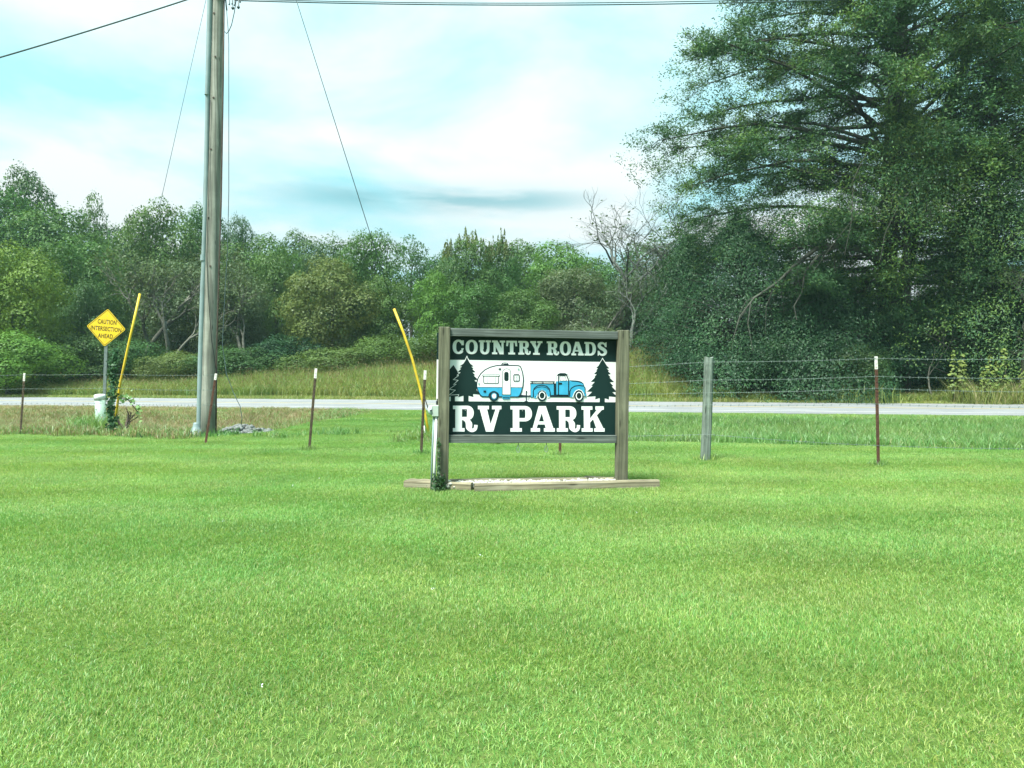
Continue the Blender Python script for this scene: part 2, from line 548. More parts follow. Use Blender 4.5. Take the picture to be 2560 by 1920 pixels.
def xy_of(s, u):
    """s = distance beyond the road's near edge, u = distance along it"""
    # along direction (1,-0.197)/NS ; normal (0.197,1)/NS
    bx, by = 0.0, 27.97
    return bx + u / NS + 0.197 / NS * s, by - 0.197 * u / NS + s / NS


def terrain(x, y):
    x = np.asarray(x, float); y = np.asarray(y, float)
    s = s_of(x, y)
    depth = 0.40 * (1 - smooth(-7.2, -5.6, x)) + 0.10 * smooth(-7.2, -5.6, x) + 0.20 * smooth(-2.6, 0.5, x)
    z = -depth * smooth(-12.8, -9.0, s) * (1 - smooth(-5.5, -0.4, s))
    rise = 0.35 + 1.10 * smooth(-24, 2, x)
    z = z + rise * smooth(11.6, 23, s) + np.clip(s - 23, 0, 60) * 0.012
    z = z + 0.018 * np.sin(x * 0.9 + 1.3) * np.sin(y * 0.7 + 0.4) * (1 - smooth(-14, -11, s))
    on = smooth(-0.6, -0.1, s) * (1 - smooth(10.3, 10.8, s))
    return z * (1 - on) + on * (-0.03)


def tz(x, y):
    return float(terrain(x, y))


def ground():
    xs = np.concatenate([np.linspace(-400, -60, 18)[:-1], np.linspace(-60, -20, 50)[:-1], np.linspace(-20, 20, 130)[:-1], np.linspace(20, 60, 50)[:-1], np.linspace(60, 400, 18)])
    ys = np.concatenate([np.linspace(-30, 0, 12)[:-1], np.linspace(0, 62, 180)[:-1], np.linspace(62, 130, 40)[:-1], np.linspace(130, 900, 14)])
    X, Y = np.meshgrid(xs, ys)
    Z = terrain(X, Y)
    V = np.stack([X, Y, Z], -1).reshape(-1, 3)
    nx, ny = len(xs), len(ys)
    i = np.arange((ny - 1) * nx).reshape(ny - 1, nx)[:, :-1].ravel()
    Fc = np.stack([i, i + 1, i + 1 + nx, i + nx], -1)
    me = np_mesh('ground', V, Fc, M['ground'])
    me.polygons.foreach_set('use_smooth', [True] * len(Fc))
    tag(link('ground', me), 'gently dipping ground under the lawn, the ditch and the field', kind='structure')


ground()


def strip(name, s0, s1, z, mat, label, u0=-300, u1=300, n=60, thick=0.0):
    mb = MB()
    us = np.linspace(u0, u1, n)
    rows = []
    for u in us:
        a = xy_of(s0, u); b = xy_of(s1, u)
        k = len(mb.v)
        mb.v += [(a[0], a[1], z), (b[0], b[1], z)]
        if thick: mb.v += [(a[0], a[1], z - thick), (b[0], b[1], z - thick)]
        rows.append(k)
    for k0, k1 in zip(rows, rows[1:]):
        mb.face((k0, k1, k1 + 1, k0 + 1))
        if thick:
            mb.face((k0 + 2, k1 + 2, k1, k0)); mb.face((k0 + 1, k1 + 1, k1 + 3, k0 + 3))
    o = mb.build(name, mat)
    tag(o, label, kind='structure')
    return o


strip('road', 0.0, 10.2, 0.02, M['road'], 'pale sunlit two lane road crossing behind the fence', thick=0.12)
strip('road_edge_line', 1.5, 1.62, 0.024, M['mark_white'], 'white painted line along the near shoulder of the road')
strip('road_edge_line', 8.75, 8.87, 0.024, M['mark_white'], 'white painted line along the far shoulder of the road')
strip('road_centre_line', 5.00, 5.10, 0.024, M['mark_yellow'], 'nearer of the two yellow centre lines of the road')
strip('road_centre_line', 5.24, 5.34, 0.024, M['mark_yellow'], 'farther of the two yellow centre lines of the road')
strip('road_joint', 1.30, 1.36, 0.0245, M['mark_dark'], 'dark seam between the near shoulder and the lane of the road')
strip('road_joint', 8.98, 9.04, 0.0245, M['mark_dark'], 'dark seam between the lane and the far shoulder of the road')

# ------------------------------------------------------------------ thin bluish volume added to lift the tree shadows towards teal
def veil():
    mb = MB(); mb.box((-420, -40, -2.0), (420, 920, 36.0))
    m = bpy.data.materials.new('shadow_lift_volume'); m.use_nodes = True
    t = m.node_tree; t.nodes.clear()
    o = t.nodes.new('ShaderNodeOutputMaterial'); v = t.nodes.new('ShaderNodeVolumePrincipled')
    v.inputs['Color'].default_value = (0.62, 0.96, 1.0, 1)
    v.inputs['Density'].default_value = VEIL_DENSITY
    t.links.new(v.outputs[0], o.inputs['Volume'])
    tag(mb.build('veil', m), 'thin bluish added haze over the whole scene', kind='stuff')


VEIL_DENSITY = 0.0003
veil()

# ================================================================== grass
def scatter(name, pts, rot, scl, idx, objs, label):
    c = bpy.data.collections.new(name + '_patches')
    for o in objs: c.objects.link(o)
    me = bpy.data.meshes.new(name)
    me.vertices.add(len(pts))
    me.vertices.foreach_set('co', np.ascontiguousarray(pts, np.float32).ravel())
    a = me.attributes.new('rot', 'FLOAT_VECTOR', 'POINT')
    a.data.foreach_set('vector', np.stack([np.zeros(len(pts)), np.zeros(len(pts)), rot], -1).astype(np.float32).ravel())
    a = me.attributes.new('scl', 'FLOAT_VECTOR', 'POINT')
    a.data.foreach_set('vector', np.ascontiguousarray(scl, np.float32).ravel())
    a = me.attributes.new('idx', 'INT', 'POINT')
    a.data.foreach_set('value', idx.astype(np.int32))
    o = bpy.data.objects.new(name, me)
    COL.objects.link(o)
    ng = bpy.data.node_groups.new(name + '_scatter', 'GeometryNodeTree')
    ng.interface.new_socket('Geometry', in_out='INPUT', socket_type='NodeSocketGeometry')
    ng.interface.new_socket('Geometry', in_out='OUTPUT', socket_type='NodeSocketGeometry')
    gi = ng.nodes.new('NodeGroupInput'); go = ng.nodes.new('NodeGroupOutput')
    iop = ng.nodes.new('GeometryNodeInstanceOnPoints')
    ci = ng.nodes.new('GeometryNodeCollectionInfo')
    ci.inputs['Collection'].default_value = c
    ci.inputs['Separate Children'].default_value = True
    ci.inputs['Reset Children'].default_value = True

    def na(nm, dt):
        n = ng.nodes.new('GeometryNodeInputNamedAttribute')
        n.data_type = dt
        n.inputs['Name'].default_value = nm
        return n.outputs['Attribute']
    e2r = ng.nodes.new('FunctionNodeEulerToRotation')
    ng.links.new(na('rot', 'FLOAT_VECTOR'), e2r.inputs[0])
    ng.links.new(gi.outputs[0], iop.inputs['Points'])
    ng.links.new(ci.outputs[0], iop.inputs['Instance'])
    iop.inputs['Pick Instance'].default_value = True
    ng.links.new(na('idx', 'INT'), iop.inputs['Instance Index'])
    ng.links.new(e2r.outputs[0], iop.inputs['Rotation'])
    ng.links.new(na('scl', 'FLOAT_VECTOR'), iop.inputs['Scale'])
    ng.links.new(iop.outputs[0], go.inputs[0])
    md = o.modifiers.new('scatter', 'NODES')
    md.node_group = ng
    tag(o, label, kind='stuff')
    return o


def blades(rng, n, rad, h0, h1, w, lean, curl, mats, probs, seed_heads=0.0, seed_mat=None, clump=0, bias=0.0):
    """one round patch of bent blades, three triangles each"""
    if clump:
        cc = np.stack([np.sqrt(rng.random(clump)) * rad, rng.random(clump) * 2 * np.pi], -1)
        ci = rng.integers(0, clump, n)
        bx = cc[ci, 0] * np.cos(cc[ci, 1]) + rng.normal(0, 0.05 * rad + 0.02, n)
        by = cc[ci, 0] * np.sin(cc[ci, 1]) + rng.normal(0, 0.05 * rad + 0.02, n)
    else:
        r = np.sqrt(rng.random(n)) * rad; a = rng.random(n) * 2 * np.pi
        bx, by = r * np.cos(a), r * np.sin(a)
    h = h0 + (h1 - h0) * rng.random(n) ** 1.2
    az = rng.random(n) * 2 * np.pi
    if bias: az = np.where(rng.random(n) < bias, rng.normal(np.pi / 2, .7, n), az)      # combed by the mower
    ln = np.abs(rng.normal(0, lean, n)) + (bias and .12)
    d = np.stack([np.cos(az), np.sin(az)], -1)
    fa = rng.random(n) * np.pi
    wv = np.stack([np.cos(fa), np.sin(fa), np.zeros(n)], -1) * (w * (0.7 + 0.6 * rng.random(n)))[:, None] * 0.5
    b = np.stack([bx, by, -0.01 * np.ones(n)], -1)
    mid = b.copy(); mid[:, :2] += d * (h * 0.5 * np.sin(ln))[:, None]; mid[:, 2] += h * 0.55 * np.cos(ln)
    l2 = ln + curl * (0.4 + 0.8 * rng.random(n))
    tip = mid.copy(); tip[:, :2] += d * (h * 0.5 * np.sin(l2))[:, None]; tip[:, 2] += h * 0.5 * np.cos(l2)
    V = np.stack([b - wv, b + wv, mid - wv * 0.85, mid + wv * 0.85, tip], 1).reshape(-1, 3)
    k = np.arange(n) * 5
    T = np.stack([np.stack([k, k + 1, k + 3], -1), np.stack([k, k + 3, k + 2], -1), np.stack([k + 2, k + 3, k + 4], -1)], 1)
    mi = rng.choice(len(mats), n, p=probs)
    mi3 = np.repeat(mi, 3)
    T = T.reshape(-1, 3)
    mats = list(mats)
    if seed_heads > 0:
        ns = int(n * seed_heads)
        pick = rng.choice(n, ns, replace=False)
        c = tip[pick]
        dr = tip[pick] - mid[pick]; dr /= np.linalg.norm(dr, axis=1)[:, None] + 1e-9
        ln_ = h1 * 0.12 * (0.6 + 0.8 * rng.random(ns))[:, None]
        f2 = rng.random(ns) * np.pi
        w2 = np.stack([np.cos(f2), np.sin(f2), np.zeros(ns)], -1) * h1 * 0.016
        V2 = np.stack([c, c + dr * ln_ * 0.5 - w2, c + dr * ln_ * 0.5 + w2, c + dr * ln_], 1).reshape(-1, 3)
        k2 = len(V) + np.arange(ns) * 4
        T2 = np.stack([np.stack([k2, k2 + 2, k2 + 1], -1), np.stack([k2 + 1, k2 + 2, k2 + 3], -1)], 1).reshape(-1, 3)
        V = np.concatenate([V, V2]); T = np.concatenate([T, T2])
        mats.append(seed_mat)
        mi3 = np.concatenate([mi3, np.full(len(T2), len(mats) - 1)])
    me = np_mesh('grass_patch', V, T, mats, mi3)
    return bpy.data.objects.new('grass_patch', me)


def hexgrid(x0, x1, y0, y1, step, rng, jit=0.35):
    ys = np.arange(y0, y1, step * 0.87)
    out = []
    for i, y in enumerate(ys):
        xs = np.arange(x0 + (i % 2) * step * 0.5, x1, step)
        out.append(np.stack([xs, np.full(len(xs), y)], -1))
    p = np.concatenate(out)
    return p + rng.uniform(-jit, jit, p.shape) * step


def in_view(p, margin):
    return np.abs(p[:, 0]) < p[:, 1] * 0.70 + margin


# edge between mown lawn and rough strip, in s
def mow_edge(x):
    e = -12.9 + 1.6 * smooth(-1.5, 2.5, x) - 0.6 * smooth(4, 10, x)
    return e


SIGN_A = np.array([-0.845, 8.98]); SIGN_B = np.array([1.3647, 9.26])


def lawn():
    rng = np.random.default_rng(5)
    st = [L['lawn'], L['lawn_b'], L['straw']]
    pats = [blades(rng, 3300, 0.50, 0.016, 0.048, 0.0032, 0.50, 0.8, st, pr, bias=.38)
            for pr in ([.62, .33, .05], [.35, .61, .04], [.70, .22, .08], [.30, .67, .03], [.52, .34, .14], [.45, .50, .05])]
    p = hexgrid(-16, 16, 1.2, 31, 0.40, rng)
    s = s_of(p[:, 0], p[:, 1])
    cross = smooth(-6.9, -5.9, p[:, 0] - 0.16 * s - 1.1) * (1 - smooth(-2.4, -1.2, p[:, 0] + .25 * np.sin(p[:, 1] * 1.3)))
    keep = in_view(p, 2.0) & ((s < mow_edge(p[:, 0]) + 0.1) | ((s < -.3) & (cross > .5)))
    # the gravel bed inside the timbers stays clear
    ab = SIGN_B - SIGN_A; t = ((p - SIGN_A) @ ab) / (ab @ ab)
    perp = ((p - SIGN_A) @ np.array([-ab[1], ab[0]])) / np.linalg.norm(ab)
    bed = (t > -0.1) & (t < 1.12) & (perp > -0.3) & (perp < 0.30)
    p = p[keep & ~bed]; s = s[keep & ~bed]
    n = len(p)
    # slow drift between warm and cool turf plus mowing bands
    w = np.sin(p[:, 0] * 0.55 + 0.8 * np.sin(p[:, 1] * 0.35)) + np.sin(p[:, 1] * 0.8 + 0.5 * np.sin(p[:, 0] * 0.4)) + rng.normal(0, 0.7, n) + 0.5 * np.sin(p[:, 1] * 1.7 + p[:, 0] * 0.12)
    idx = np.where(w > 0.9, 2, np.where(w > 0.2, 0, np.where(w < -0.9, 3, np.where(w < -0.2, 1, 5))))
    idx = np.where(rng.random(n) < 0.06, 4, idx)
    # mower passes: swathes about a metre wide, combed towards and away
    rowc = p[:, 1] + .10 * p[:, 0] + .25 * np.sin(p[:, 0] * .35 + .6)
    swath = np.floor(rowc / 1.05).astype(int) % 2
    rot = swath * np.pi + rng.normal(0, .35, n)
    edge = np.abs((rowc / 1.05) % 1 - .5) > .40
    hvar = 0.85 + 0.20 * np.sin(p[:, 1] * 1.9 + 0.25 * p[:, 0]) * np.sin(p[:, 0] * 0.6 + 1) + 0.3 * rng.random(n)
    hvar = hvar * np.where(s > mow_edge(p[:, 0]), 1.5, 1.0)
    hvar = hvar * np.where(edge, 1.28, 1.0)
    sc = np.stack([np.ones(n), np.ones(n), hvar], -1)
    pts = np.stack([p[:, 0], p[:, 1], terrain(p[:, 0], p[:, 1])], -1)
    scatter('lawn_grass', pts, rot, sc, idx, pats, 'short mown bright green lawn filling the foreground')


def rough():
    rng = np.random.default_rng(6)
    g = [L['rough'], L['lawn_b'], L['straw']]
    pats = [blades(rng, 620, 0.55, 0.10, 0.36, 0.010, 0.55, 0.9, g, pr, clump=26) for pr in ([.80, .15, .05], [.65, .25, .10], [.9, .08, .02])]
    pats += [blades(rng, 700, 0.55, 0.05, 0.14, 0.007, 0.5, 0.6, [L['rough'], L['lawn']], pr) for pr in ([.6, .4], [.4, .6])]
    p = hexgrid(-16, 26, 9, 36, 0.52, rng)
    s = s_of(p[:, 0], p[:, 1])
    cr = smooth(-6.9, -5.9, p[:, 0] - 0.16 * s - 1.1 + rng.normal(0, 0.15, len(p)))       # right of the weedy bank
    rip = ((p[:, 0] + 7.2) / .7) ** 2 + ((p[:, 1] - 19.8) / 1.9) ** 2 < 1
    keep = in_view(p, 2.5) & (s > mow_edge(p[:, 0])) & (s < -0.25) & (cr > 0.5) & ~rip & ~((p[:, 0] < -2.0) & (s < -.6) & (rng.random(len(p)) < .93))
    p = p[keep]; s = s[keep]; n = len(p)
    short = (p[:, 0] < -1.9 + 0.25 * rng.normal(0, 1, n)) & (s > -11.6 + rng.normal(0, .2, n))
    short |= s > -2.0
    idx = np.where(short, rng.integers(3, 5, n), rng.integers(0, 3, n))
    hs = (0.75 + 0.5 * rng.random(n)) * (1 - 0.55 * smooth(-4.5, -1, s))
    hs = np.where(short & (s < -2), 1.1, hs)
    pts = np.stack([p[:, 0], p[:, 1], terrain(p[:, 0], p[:, 1])], -1)
    scatter('rough_grass', pts, rng.random(n) * 6.28, np.stack([np.ones(n), np.ones(n), hs], -1), idx, pats,
            'longer unmown green grass in the ditch between lawn and road')


def weeds():
    rng = np.random.default_rng(7)
    b = [L['brown'], L['rough'], L['straw']]
    pats = [blades(rng, 520, 0.55, 0.08, 0.34, 0.010, 0.75, 1.2, b, pr, clump=22) for pr in ([.66, .22, .12], [.80, .10, .10], [.45, .48, .07])]
    p = hexgrid(-34, -4, 13, 42, 0.55, rng)
    s = s_of(p[:, 0], p[:, 1])
    cr = smooth(-6.9, -5.9, p[:, 0] - 0.16 * s - 1.1)
    rip = ((p[:, 0] + 7.2) / .7) ** 2 + ((p[:, 1] - 19.8) / 1.9) ** 2 < 1
    keep = in_view(p, 2.5) & (s > mow_edge(p[:, 0])) & (s < -0.2) & (cr <= 0.55) & ~rip
    p = p[keep]; s = s[keep]; n = len(p)
    idx = rng.integers(0, 3, n)
    idx = np.where((p[:, 0] > -7.3) | (s < -12.2), 2, idx)
    hs = (0.7 + 0.6 * rng.random(n)) * (1 - 0.5 * smooth(-4, -1, s))
    pts = np.stack([p[:, 0], p[:, 1], terrain(p[:, 0], p[:, 1])], -1)
    scatter('bank_weeds', pts, rng.random(n) * 6.28, np.stack([np.ones(n), np.ones(n), hs], -1), idx, pats,
            'dry brownish weeds on the bank left of the pole')


def field():
    rng = np.random.default_rng(8)
    g = [L['field'], L['rough'], L['straw']]
    pats = [blades(rng, 430, 0.8, 0.65, 1.30, 0.022, 0.20, 0.45, g, pr, sh, L['seed']) for pr, sh in (([.82, .12, .06], .06), ([.70, .20, .10], .12))]
    pats += [blades(rng, 430, 0.8, 0.80, 1.60, 0.020, 0.24, 0.5, [L['field'], L['brown'], L['straw']], pr, .5, L['seed']) for pr in ([.62, .23, .15], [.52, .30, .18])]
    pats += [blades(rng, 420, 0.8, 0.10, 0.26, 0.016, 0.4, 0.6, [L['field'], L['straw']], [.75, .25])]
    U, S = np.meshgrid(np.arange(-60, 52, 0.85), np.concatenate([np.arange(10.6, 32, 0.8), np.arange(32, 56, 1.4)]))
    U = U.ravel() + rng.uniform(-.35, .35, U.size); S = S.ravel() + rng.uniform(-.35, .35, S.size)
    x, y = xy_of(S, U)
    p = np.stack([x, y], -1)
    keep = in_view(p, 4) & (S > 10.6) & ~((p[:, 0] > 14) & (S > 17))
    p = p[keep]; S = S[keep]; n = len(p)
    far = smooth(20, 29, S + rng.normal(0, 1.5, n))
    idx = np.where(rng.random(n) < far, rng.integers(2, 4, n), rng.integers(0, 2, n))
    short = S < 12.4 + 0.3 * rng.normal(0, 1, n)
    idx = np.where(short, 4, idx)
    hs = 0.8 + 0.4 * rng.random(n)
    hs *= np.where(short, 1, 0.62 + 0.43 * smooth(12, 16.5, S))
    hs *= 1.0 + .22 * smooth(2, 6, p[:, 0]) * (1 - smooth(9.5, 12, p[:, 0]))
    hs *= np.where(p[:, 0] > 10, 1.0 - 0.45 * smooth(10, 14, p[:, 0]), 1.0)
    hs *= np.where(p[:, 0] < -14, 1.0 - 0.22 * smooth(-14, -24, p[:, 0]), 1.0)
    pts = np.stack([p[:, 0], p[:, 1], terrain(p[:, 0], p[:, 1])], -1)
    w = 1 + 0.5 * smooth(18, 40, S)
    scatter('field_grass', pts, rng.random(n) * 6.28, np.stack([w, w, hs], -1), idx, pats,
            'tall yellow green meadow grass with brown seed heads across the road')


lawn(); rough(); weeds(); field()

# ================================================================== trees
def rhombs(c, n, t, Ls, Ws):
    """leaf quads: centres c, normals n, tangent hints t"""
    n = n / (np.linalg.norm(n, axis=1)[:, None] + 1e-9)
    t = t - n * np.sum(t * n, 1)[:, None]
    t = t / (np.linalg.norm(t, axis=1)[:, None] + 1e-9)
    b = np.cross(n, t)
    V = np.stack([c - t * Ls[:, None] * .5, c + b * Ws[:, None] * .5 - t * Ls[:, None] * .05, c + t * Ls[:, None] * .5, c - b * Ws[:, None] * .5 - t * Ls[:, None] * .05], 1).reshape(-1, 3)
    k = np.arange(len(c)) * 4
    return V, np.stack([k, k + 1, k + 2, k + 3], -1)


def crown_round(rng, Rr, H, zb, nb, nl, leaf, flat=1.0, bl=(.26, .46), stray=.05, jit=.45):
    """clumped deciduous crown: leaves on overlapping puffs that are lumpy themselves"""
    u = rng.random(nb) ** 0.40
    th = np.arange(nb) * 2.399 + rng.normal(0, .35, nb); cz = np.linspace(-.92, .98, nb) + rng.normal(0, .08, nb)
    cz = np.clip(cz, -.97, .98)
    sxy = np.sqrt(np.maximum(0.10, 1 - np.abs(cz) ** 2.8))
    r = Rr * rng.uniform(bl[0], bl[1], nb) * (1 - 0.12 * np.clip(cz, 0, 1))
    C = np.stack([(Rr - r * .8) * u * sxy * np.cos(th), (Rr - r * .8) * u * sxy * np.sin(th), zb + H / 2 + (H / 2 - r * .80) * cz * (1 - .10 * u)], -1)
    w = r ** 2; w /= w.sum()
    bi = rng.choice(nb, nl, p=w)
    d = rng.normal(0, 1, (nl, 3)); d /= np.linalg.norm(d, axis=1)[:, None]
    d[:, 2] += .15; d /= np.linalg.norm(d, axis=1)[:, None]
    q = d * 4.2 + bi[:, None] * 1.7
    lump = 1 + .13 * np.sin(q[:, 0] + .6) * np.sin(q[:, 1]) + .09 * np.sin(q[:, 2] * 1.6 + q[:, 0] * 1.3) + .05 * np.sin(q[:, 1] * 3.1) * np.sin(q[:, 0] * 2.7)
    rr = r[bi] * lump * np.where(rng.random(nl) < stray, rng.uniform(1.0, 1.22, nl), 1 - .30 * rng.random(nl) ** 1.6)
    sc = np.array([1, 1, .88 * flat])
    c = C[bi] + d * rr[:, None] * sc
    keep = np.ones(nl, bool)
    for j in range(nb):
        keep &= ~((np.linalg.norm((c - C[j]) / sc, axis=1) < r[j] * .62) & (bi != j))
    c, d, bi, lump = c[keep], d[keep], bi[keep], lump[keep]
    out = c - np.array([0, 0, zb + H * .42]); out /= np.linalg.norm(out, axis=1)[:, None] + 1e-6
    n = d + .35 * out + rng.normal(0, jit, d.shape)
    t = rng.normal(0, 1, d.shape)
    Ls = leaf * rng.uniform(.6, 1.35, len(c)); Ws = Ls * rng.uniform(.5, .8, len(c))
    return rhombs(c, n, t, Ls, Ws), C, r


def limb_tubes(mb, rng, H, zb, C, r0, nseg=5):
    """trunk with limbs running up to the puffs"""
    top = zb + H * .72
    lean = rng.normal(0, .25, 2)
    tr = [Vector((0, 0, -0.3))]
    for i in range(1, 7):
        f = i / 6
        tr.append(Vector((lean[0] * f * f + rng.normal(0, .06), lean[1] * f * f + rng.normal(0, .06), top * f)))
    mb.tube(tr, [r0 * (1.25 if i == 0 else 1 - .8 * i / 6) for i in range(7)], 7)
    for c in C:
        c = Vector(c)
        f = min(.95, max(.2, (c.z - .35 * math.hypot(c.x, c.y)) / top))
        i = min(5, int(f * 6)); a = tr[i].lerp(tr[i + 1], f * 6 - i)
        m = a.lerp(c, .5) + Vector((rng.normal(0, .2), rng.normal(0, .2), -.15 * (c - a).length * .5 + .1))
        k = r0 * .34 * (1 - .5 * f)
        mb.tube([a, m, c], [k, k * .6, k * .2], 4, cap=False)


BASE = {}


def base_tree(kind, seed, **kw):
    rng = np.random.default_rng(seed)
    (V, Fq), C, r = crown_round(rng, kw['R'], kw['H'], kw['zb'], kw['nb'], kw['nl'], kw['leaf'], kw.get('flat', 1.0), kw.get('bl', (.26, .46)), kw.get('stray', .05), kw.get('jit', .45))
    cm = np_mesh(kind + '_crown', V, Fq, L['mid'])
    mb = MB()
    limb_tubes(mb, rng, kw['H'], kw['zb'], C, kw.get('r0', .22))
    o = mb.build('trunk', M['bark'])
    tm = o.data
    bpy.data.objects.remove(o)
    BASE[kind] = (cm, tm, kw['zb'] + kw['H'], kw['R'])


for i in range(5):
    base_tree('round%d' % i, 40 + i, R=4.2, H=9.4, zb=1.0, nb=26, nl=32000, leaf=.17)
for i in range(3):
    base_tree('tall%d' % i, 60 + i, R=4.0, H=9.6, zb=1.6, nb=24, nl=28000, leaf=.17, bl=(.28, .46))
for i in range(2):
    base_tree('airy%d' % i, 70 + i, R=3.0, H=8.0, zb=3.5, nb=24, nl=6500, leaf=.17, bl=(.20, .34), stray=.15, jit=.7)
for i in range(4):
    base_tree('bush%d' % i, 80 + i, R=3.0, H=4.6, zb=0.0, nb=24, nl=24000, leaf=.108, bl=(.24, .42), stray=.18, r0=.10)

TREE_N = [0]


def tree(px, top_y, width_px, d, kind, leaf, label, name='tree', cat='tree', group=None, rz=None, bot=None, trunk=None):
    """stand a tree on the ground so that it reaches the given height and width"""
    x = (px - 1280) * d / F
    z0 = tz(x, d)
    cm, tm, hh, rr = BASE[kind]
    H = EYE + (HZ - top_y) * d / F - z0
    W = width_px * d / F
    sz, sx = H / (hh * .98), W / (2.1 * rr)
    TREE_N[0] += 1
    rz = TREE_N[0] * 2.4 if rz is None else rz
    e = empty(name, (x, d, z0), (0, 0, rz))
    e.scale = (sx, sx, sz)
    tag(e, label, cat, group)
    c = bpy.data.objects.new('crown', cm); COL.objects.link(c); c.parent = e
    c.material_slots[0].link = 'OBJECT'; c.material_slots[0].material = leaf
    t = bpy.data.objects.new('trunk', tm); COL.objects.link(t); t.parent = e
    if trunk:
        t.material_slots[0].link = 'OBJECT'; t.material_slots[0].material = trunk
    return e


G_BACK = 'trees along the back of the wood'
G_FRONT = 'trees and bushes along the front of the wood'
# back rank, left to right
tree(-40, 452, 445, 78, 'round0', L['mid'], 'mid green tree at the far left edge of the wood, cut by the frame', group=G_BACK)
tree(75, 412, 222, 84, 'tall0', L['deep'], 'tallest dark tree poking above the wood at the far left', group=G_BACK)
tree(150, 515, 351, 76, 'round1', L['mid'], 'broad mid green tree just right of the tallest dark tree', group=G_BACK)
tree(232, 482, 124, 82, 'airy0', L['mid'], 'small airy tree with sky showing through its top left of the pole', group=G_BACK)
tree(310, 560, 229, 84, 'round4', L['deep'], 'low dark tree in the dip of the skyline left of the pole', group=G_BACK)
tree(395, 503, 256, 72, 'round2', L['mid'], 'leafy green tree rising just left of the utility pole', group=G_BACK)
tree(500, 505, 202, 76, 'tall1', L['mid'], 'green tree whose top is crossed by the utility pole', group=G_BACK)
tree(600, 538, 121, 88, 'tall2', L['deep'], 'small dark dome of a tree just right of the pole', group=G_BACK)
tree(655, 588, 283, 74, 'round3', L['mid'], 'rounded green tree between the pole and the bending guy wire', group=G_BACK)
tree(755, 578, 229, 90, 'tall0', L['deep'], 'dark distant tree on the skyline right of the pole', group=G_BACK)
tree(840, 592, 270, 86, 'round0', L['deep'], 'dark tree at the skyline behind the olive bush', group=G_BACK)
tree(925, 574, 229, 68, 'round1', L['mid'], 'green tree where the right guy wire meets the skyline', group=G_BACK)
tree(1030, 590, 148, 84, 'airy1', L['mid'], 'thin leaved airy tree at the skyline above the yellow guy guard', group=G_BACK)
tree(1105, 628, 202, 88, 'round2', L['deep'], 'dark bluish tree in the skyline gap left of the sign', group=G_BACK)
tree(1300, 600, 256, 90, 'round3', L['mid'], 'low green tree on the skyline above the right half of the sign', group=G_BACK)
tree(1400, 604, 256, 80, 'tall2', L['light'], 'light green tree top left of the bare tree', group=G_BACK)
tree(1480, 640, 297, 86, 'round4', L['mid'], 'green tree half hidden behind the bare tree', group=G_BACK)
tree(1640, 600, 351, 74, 'round0', L['deep'], 'dark tree between the bare tree and the great cedar', group=G_BACK)
# front rank
tree(30, 610, 302, 50, 'round2', L['light'], 'bright light green bushy tree at the left edge by the road', group=G_FRONT)
tree(175, 590, 280, 62, 'round3', L['mid'], 'mid green tree above the yellow diamond sign', group=G_FRONT)
tree(225, 700, 179, 58, 'round4', L['deep'], 'dark green low tree behind the yellow diamond sign', group=G_FRONT)
tree(470, 640, 280, 64, 'tall1', L['grey'], 'grey green vine hung tree behind the utility pole', group=G_FRONT, trunk=M['bark_pale'])
tree(590, 690, 257, 60, 'round0', L['grey'], 'dull grey green tree right of the utility pole', group=G_FRONT, trunk=M['bark_pale'])
tree(690, 630, 201, 66, 'round1', L['mid'], 'green tree left above the olive bush', group=G_FRONT)
tree(830, 640, 280, 58, 'round4', L['olive'], 'broad yellowish olive tree left of the bending guy guard', group=G_FRONT)
tree(960, 690, 212, 60, 'round2', L['mid'], 'deep green tree behind the upper end of the bending guy guard', group=G_FRONT)
tree(1090, 680, 168, 57, 'tall2', L['light'], 'pale green tree close behind the upper left of the sign', group=G_FRONT)
tree(1195, 700, 201, 56, 'round3', L['mid'], 'green tree directly above the middle of the sign', group=G_FRONT)
tree(1310, 720, 212, 55, 'round1', L['mid'], 'green shrubby tree behind the top right of the sign', group=G_FRONT)
tree(1430, 660, 280, 60, 'round0', L['grey'], 'grey green brushy tree left below the bare tree', group=G_FRONT, trunk=M['bark_pale'])
tree(1600, 690, 291, 58, 'round4', L['grey'], 'grey brushy tree under the bare tree branches', group=G_FRONT, trunk=M['bark_pale'])
# shrubs at the foot of the wood
G_SH = 'shrubs at the foot of the wood'
for (px, ty, w, d, k, lf, lb) in [
    (20, 790, 260, 46, 'bush0', L['light'], 'low light green shrub at the foot of the wood by the left edge'),
    (210, 800, 230, 52, 'bush1', L['deep'], 'dark shrub behind the post of the diamond sign'),
    (330, 810, 200, 54, 'bush2', L['deep'], 'dark shrub behind the left yellow guy guard'),
    (440, 840, 170, 52, 'bush3', L['olive'], 'yellowish shrub left of the foot of the pole'),
    (590, 830, 240, 53, 'bush0', L['deep'], 'dark shrub at the field edge right of the pole'),
    (720, 800, 200, 56, 'bush1', L['under'], 'very dark shrub in the hollow of the wood left of the olive tree'),
    (850, 830, 240, 52, 'bush2', L['olive'], 'olive shrub at the foot of the olive tree'),
    (985, 800, 210, 53, 'bush3', L['mid'], 'green shrub beside the middle of the bending guy guard'),
    (1120, 790, 220, 52, 'bush0', L['mid'], 'green shrub behind the top left corner of the sign'),
    (1290, 780, 260, 51, 'bush1', L['mid'], 'green shrub behind the lettering at the sign top'),
    (1470, 780, 230, 52, 'bush2', L['grey'], 'dull shrub behind the right post of the sign'),
    (1620, 790, 210, 52, 'bush3', L['deep'], 'dark shrub above the tall grass right of the sign')]:
    tree(px, ty + 38, w * 1.4, d, k, lf, lb, 'shrub', 'shrub', G_SH)


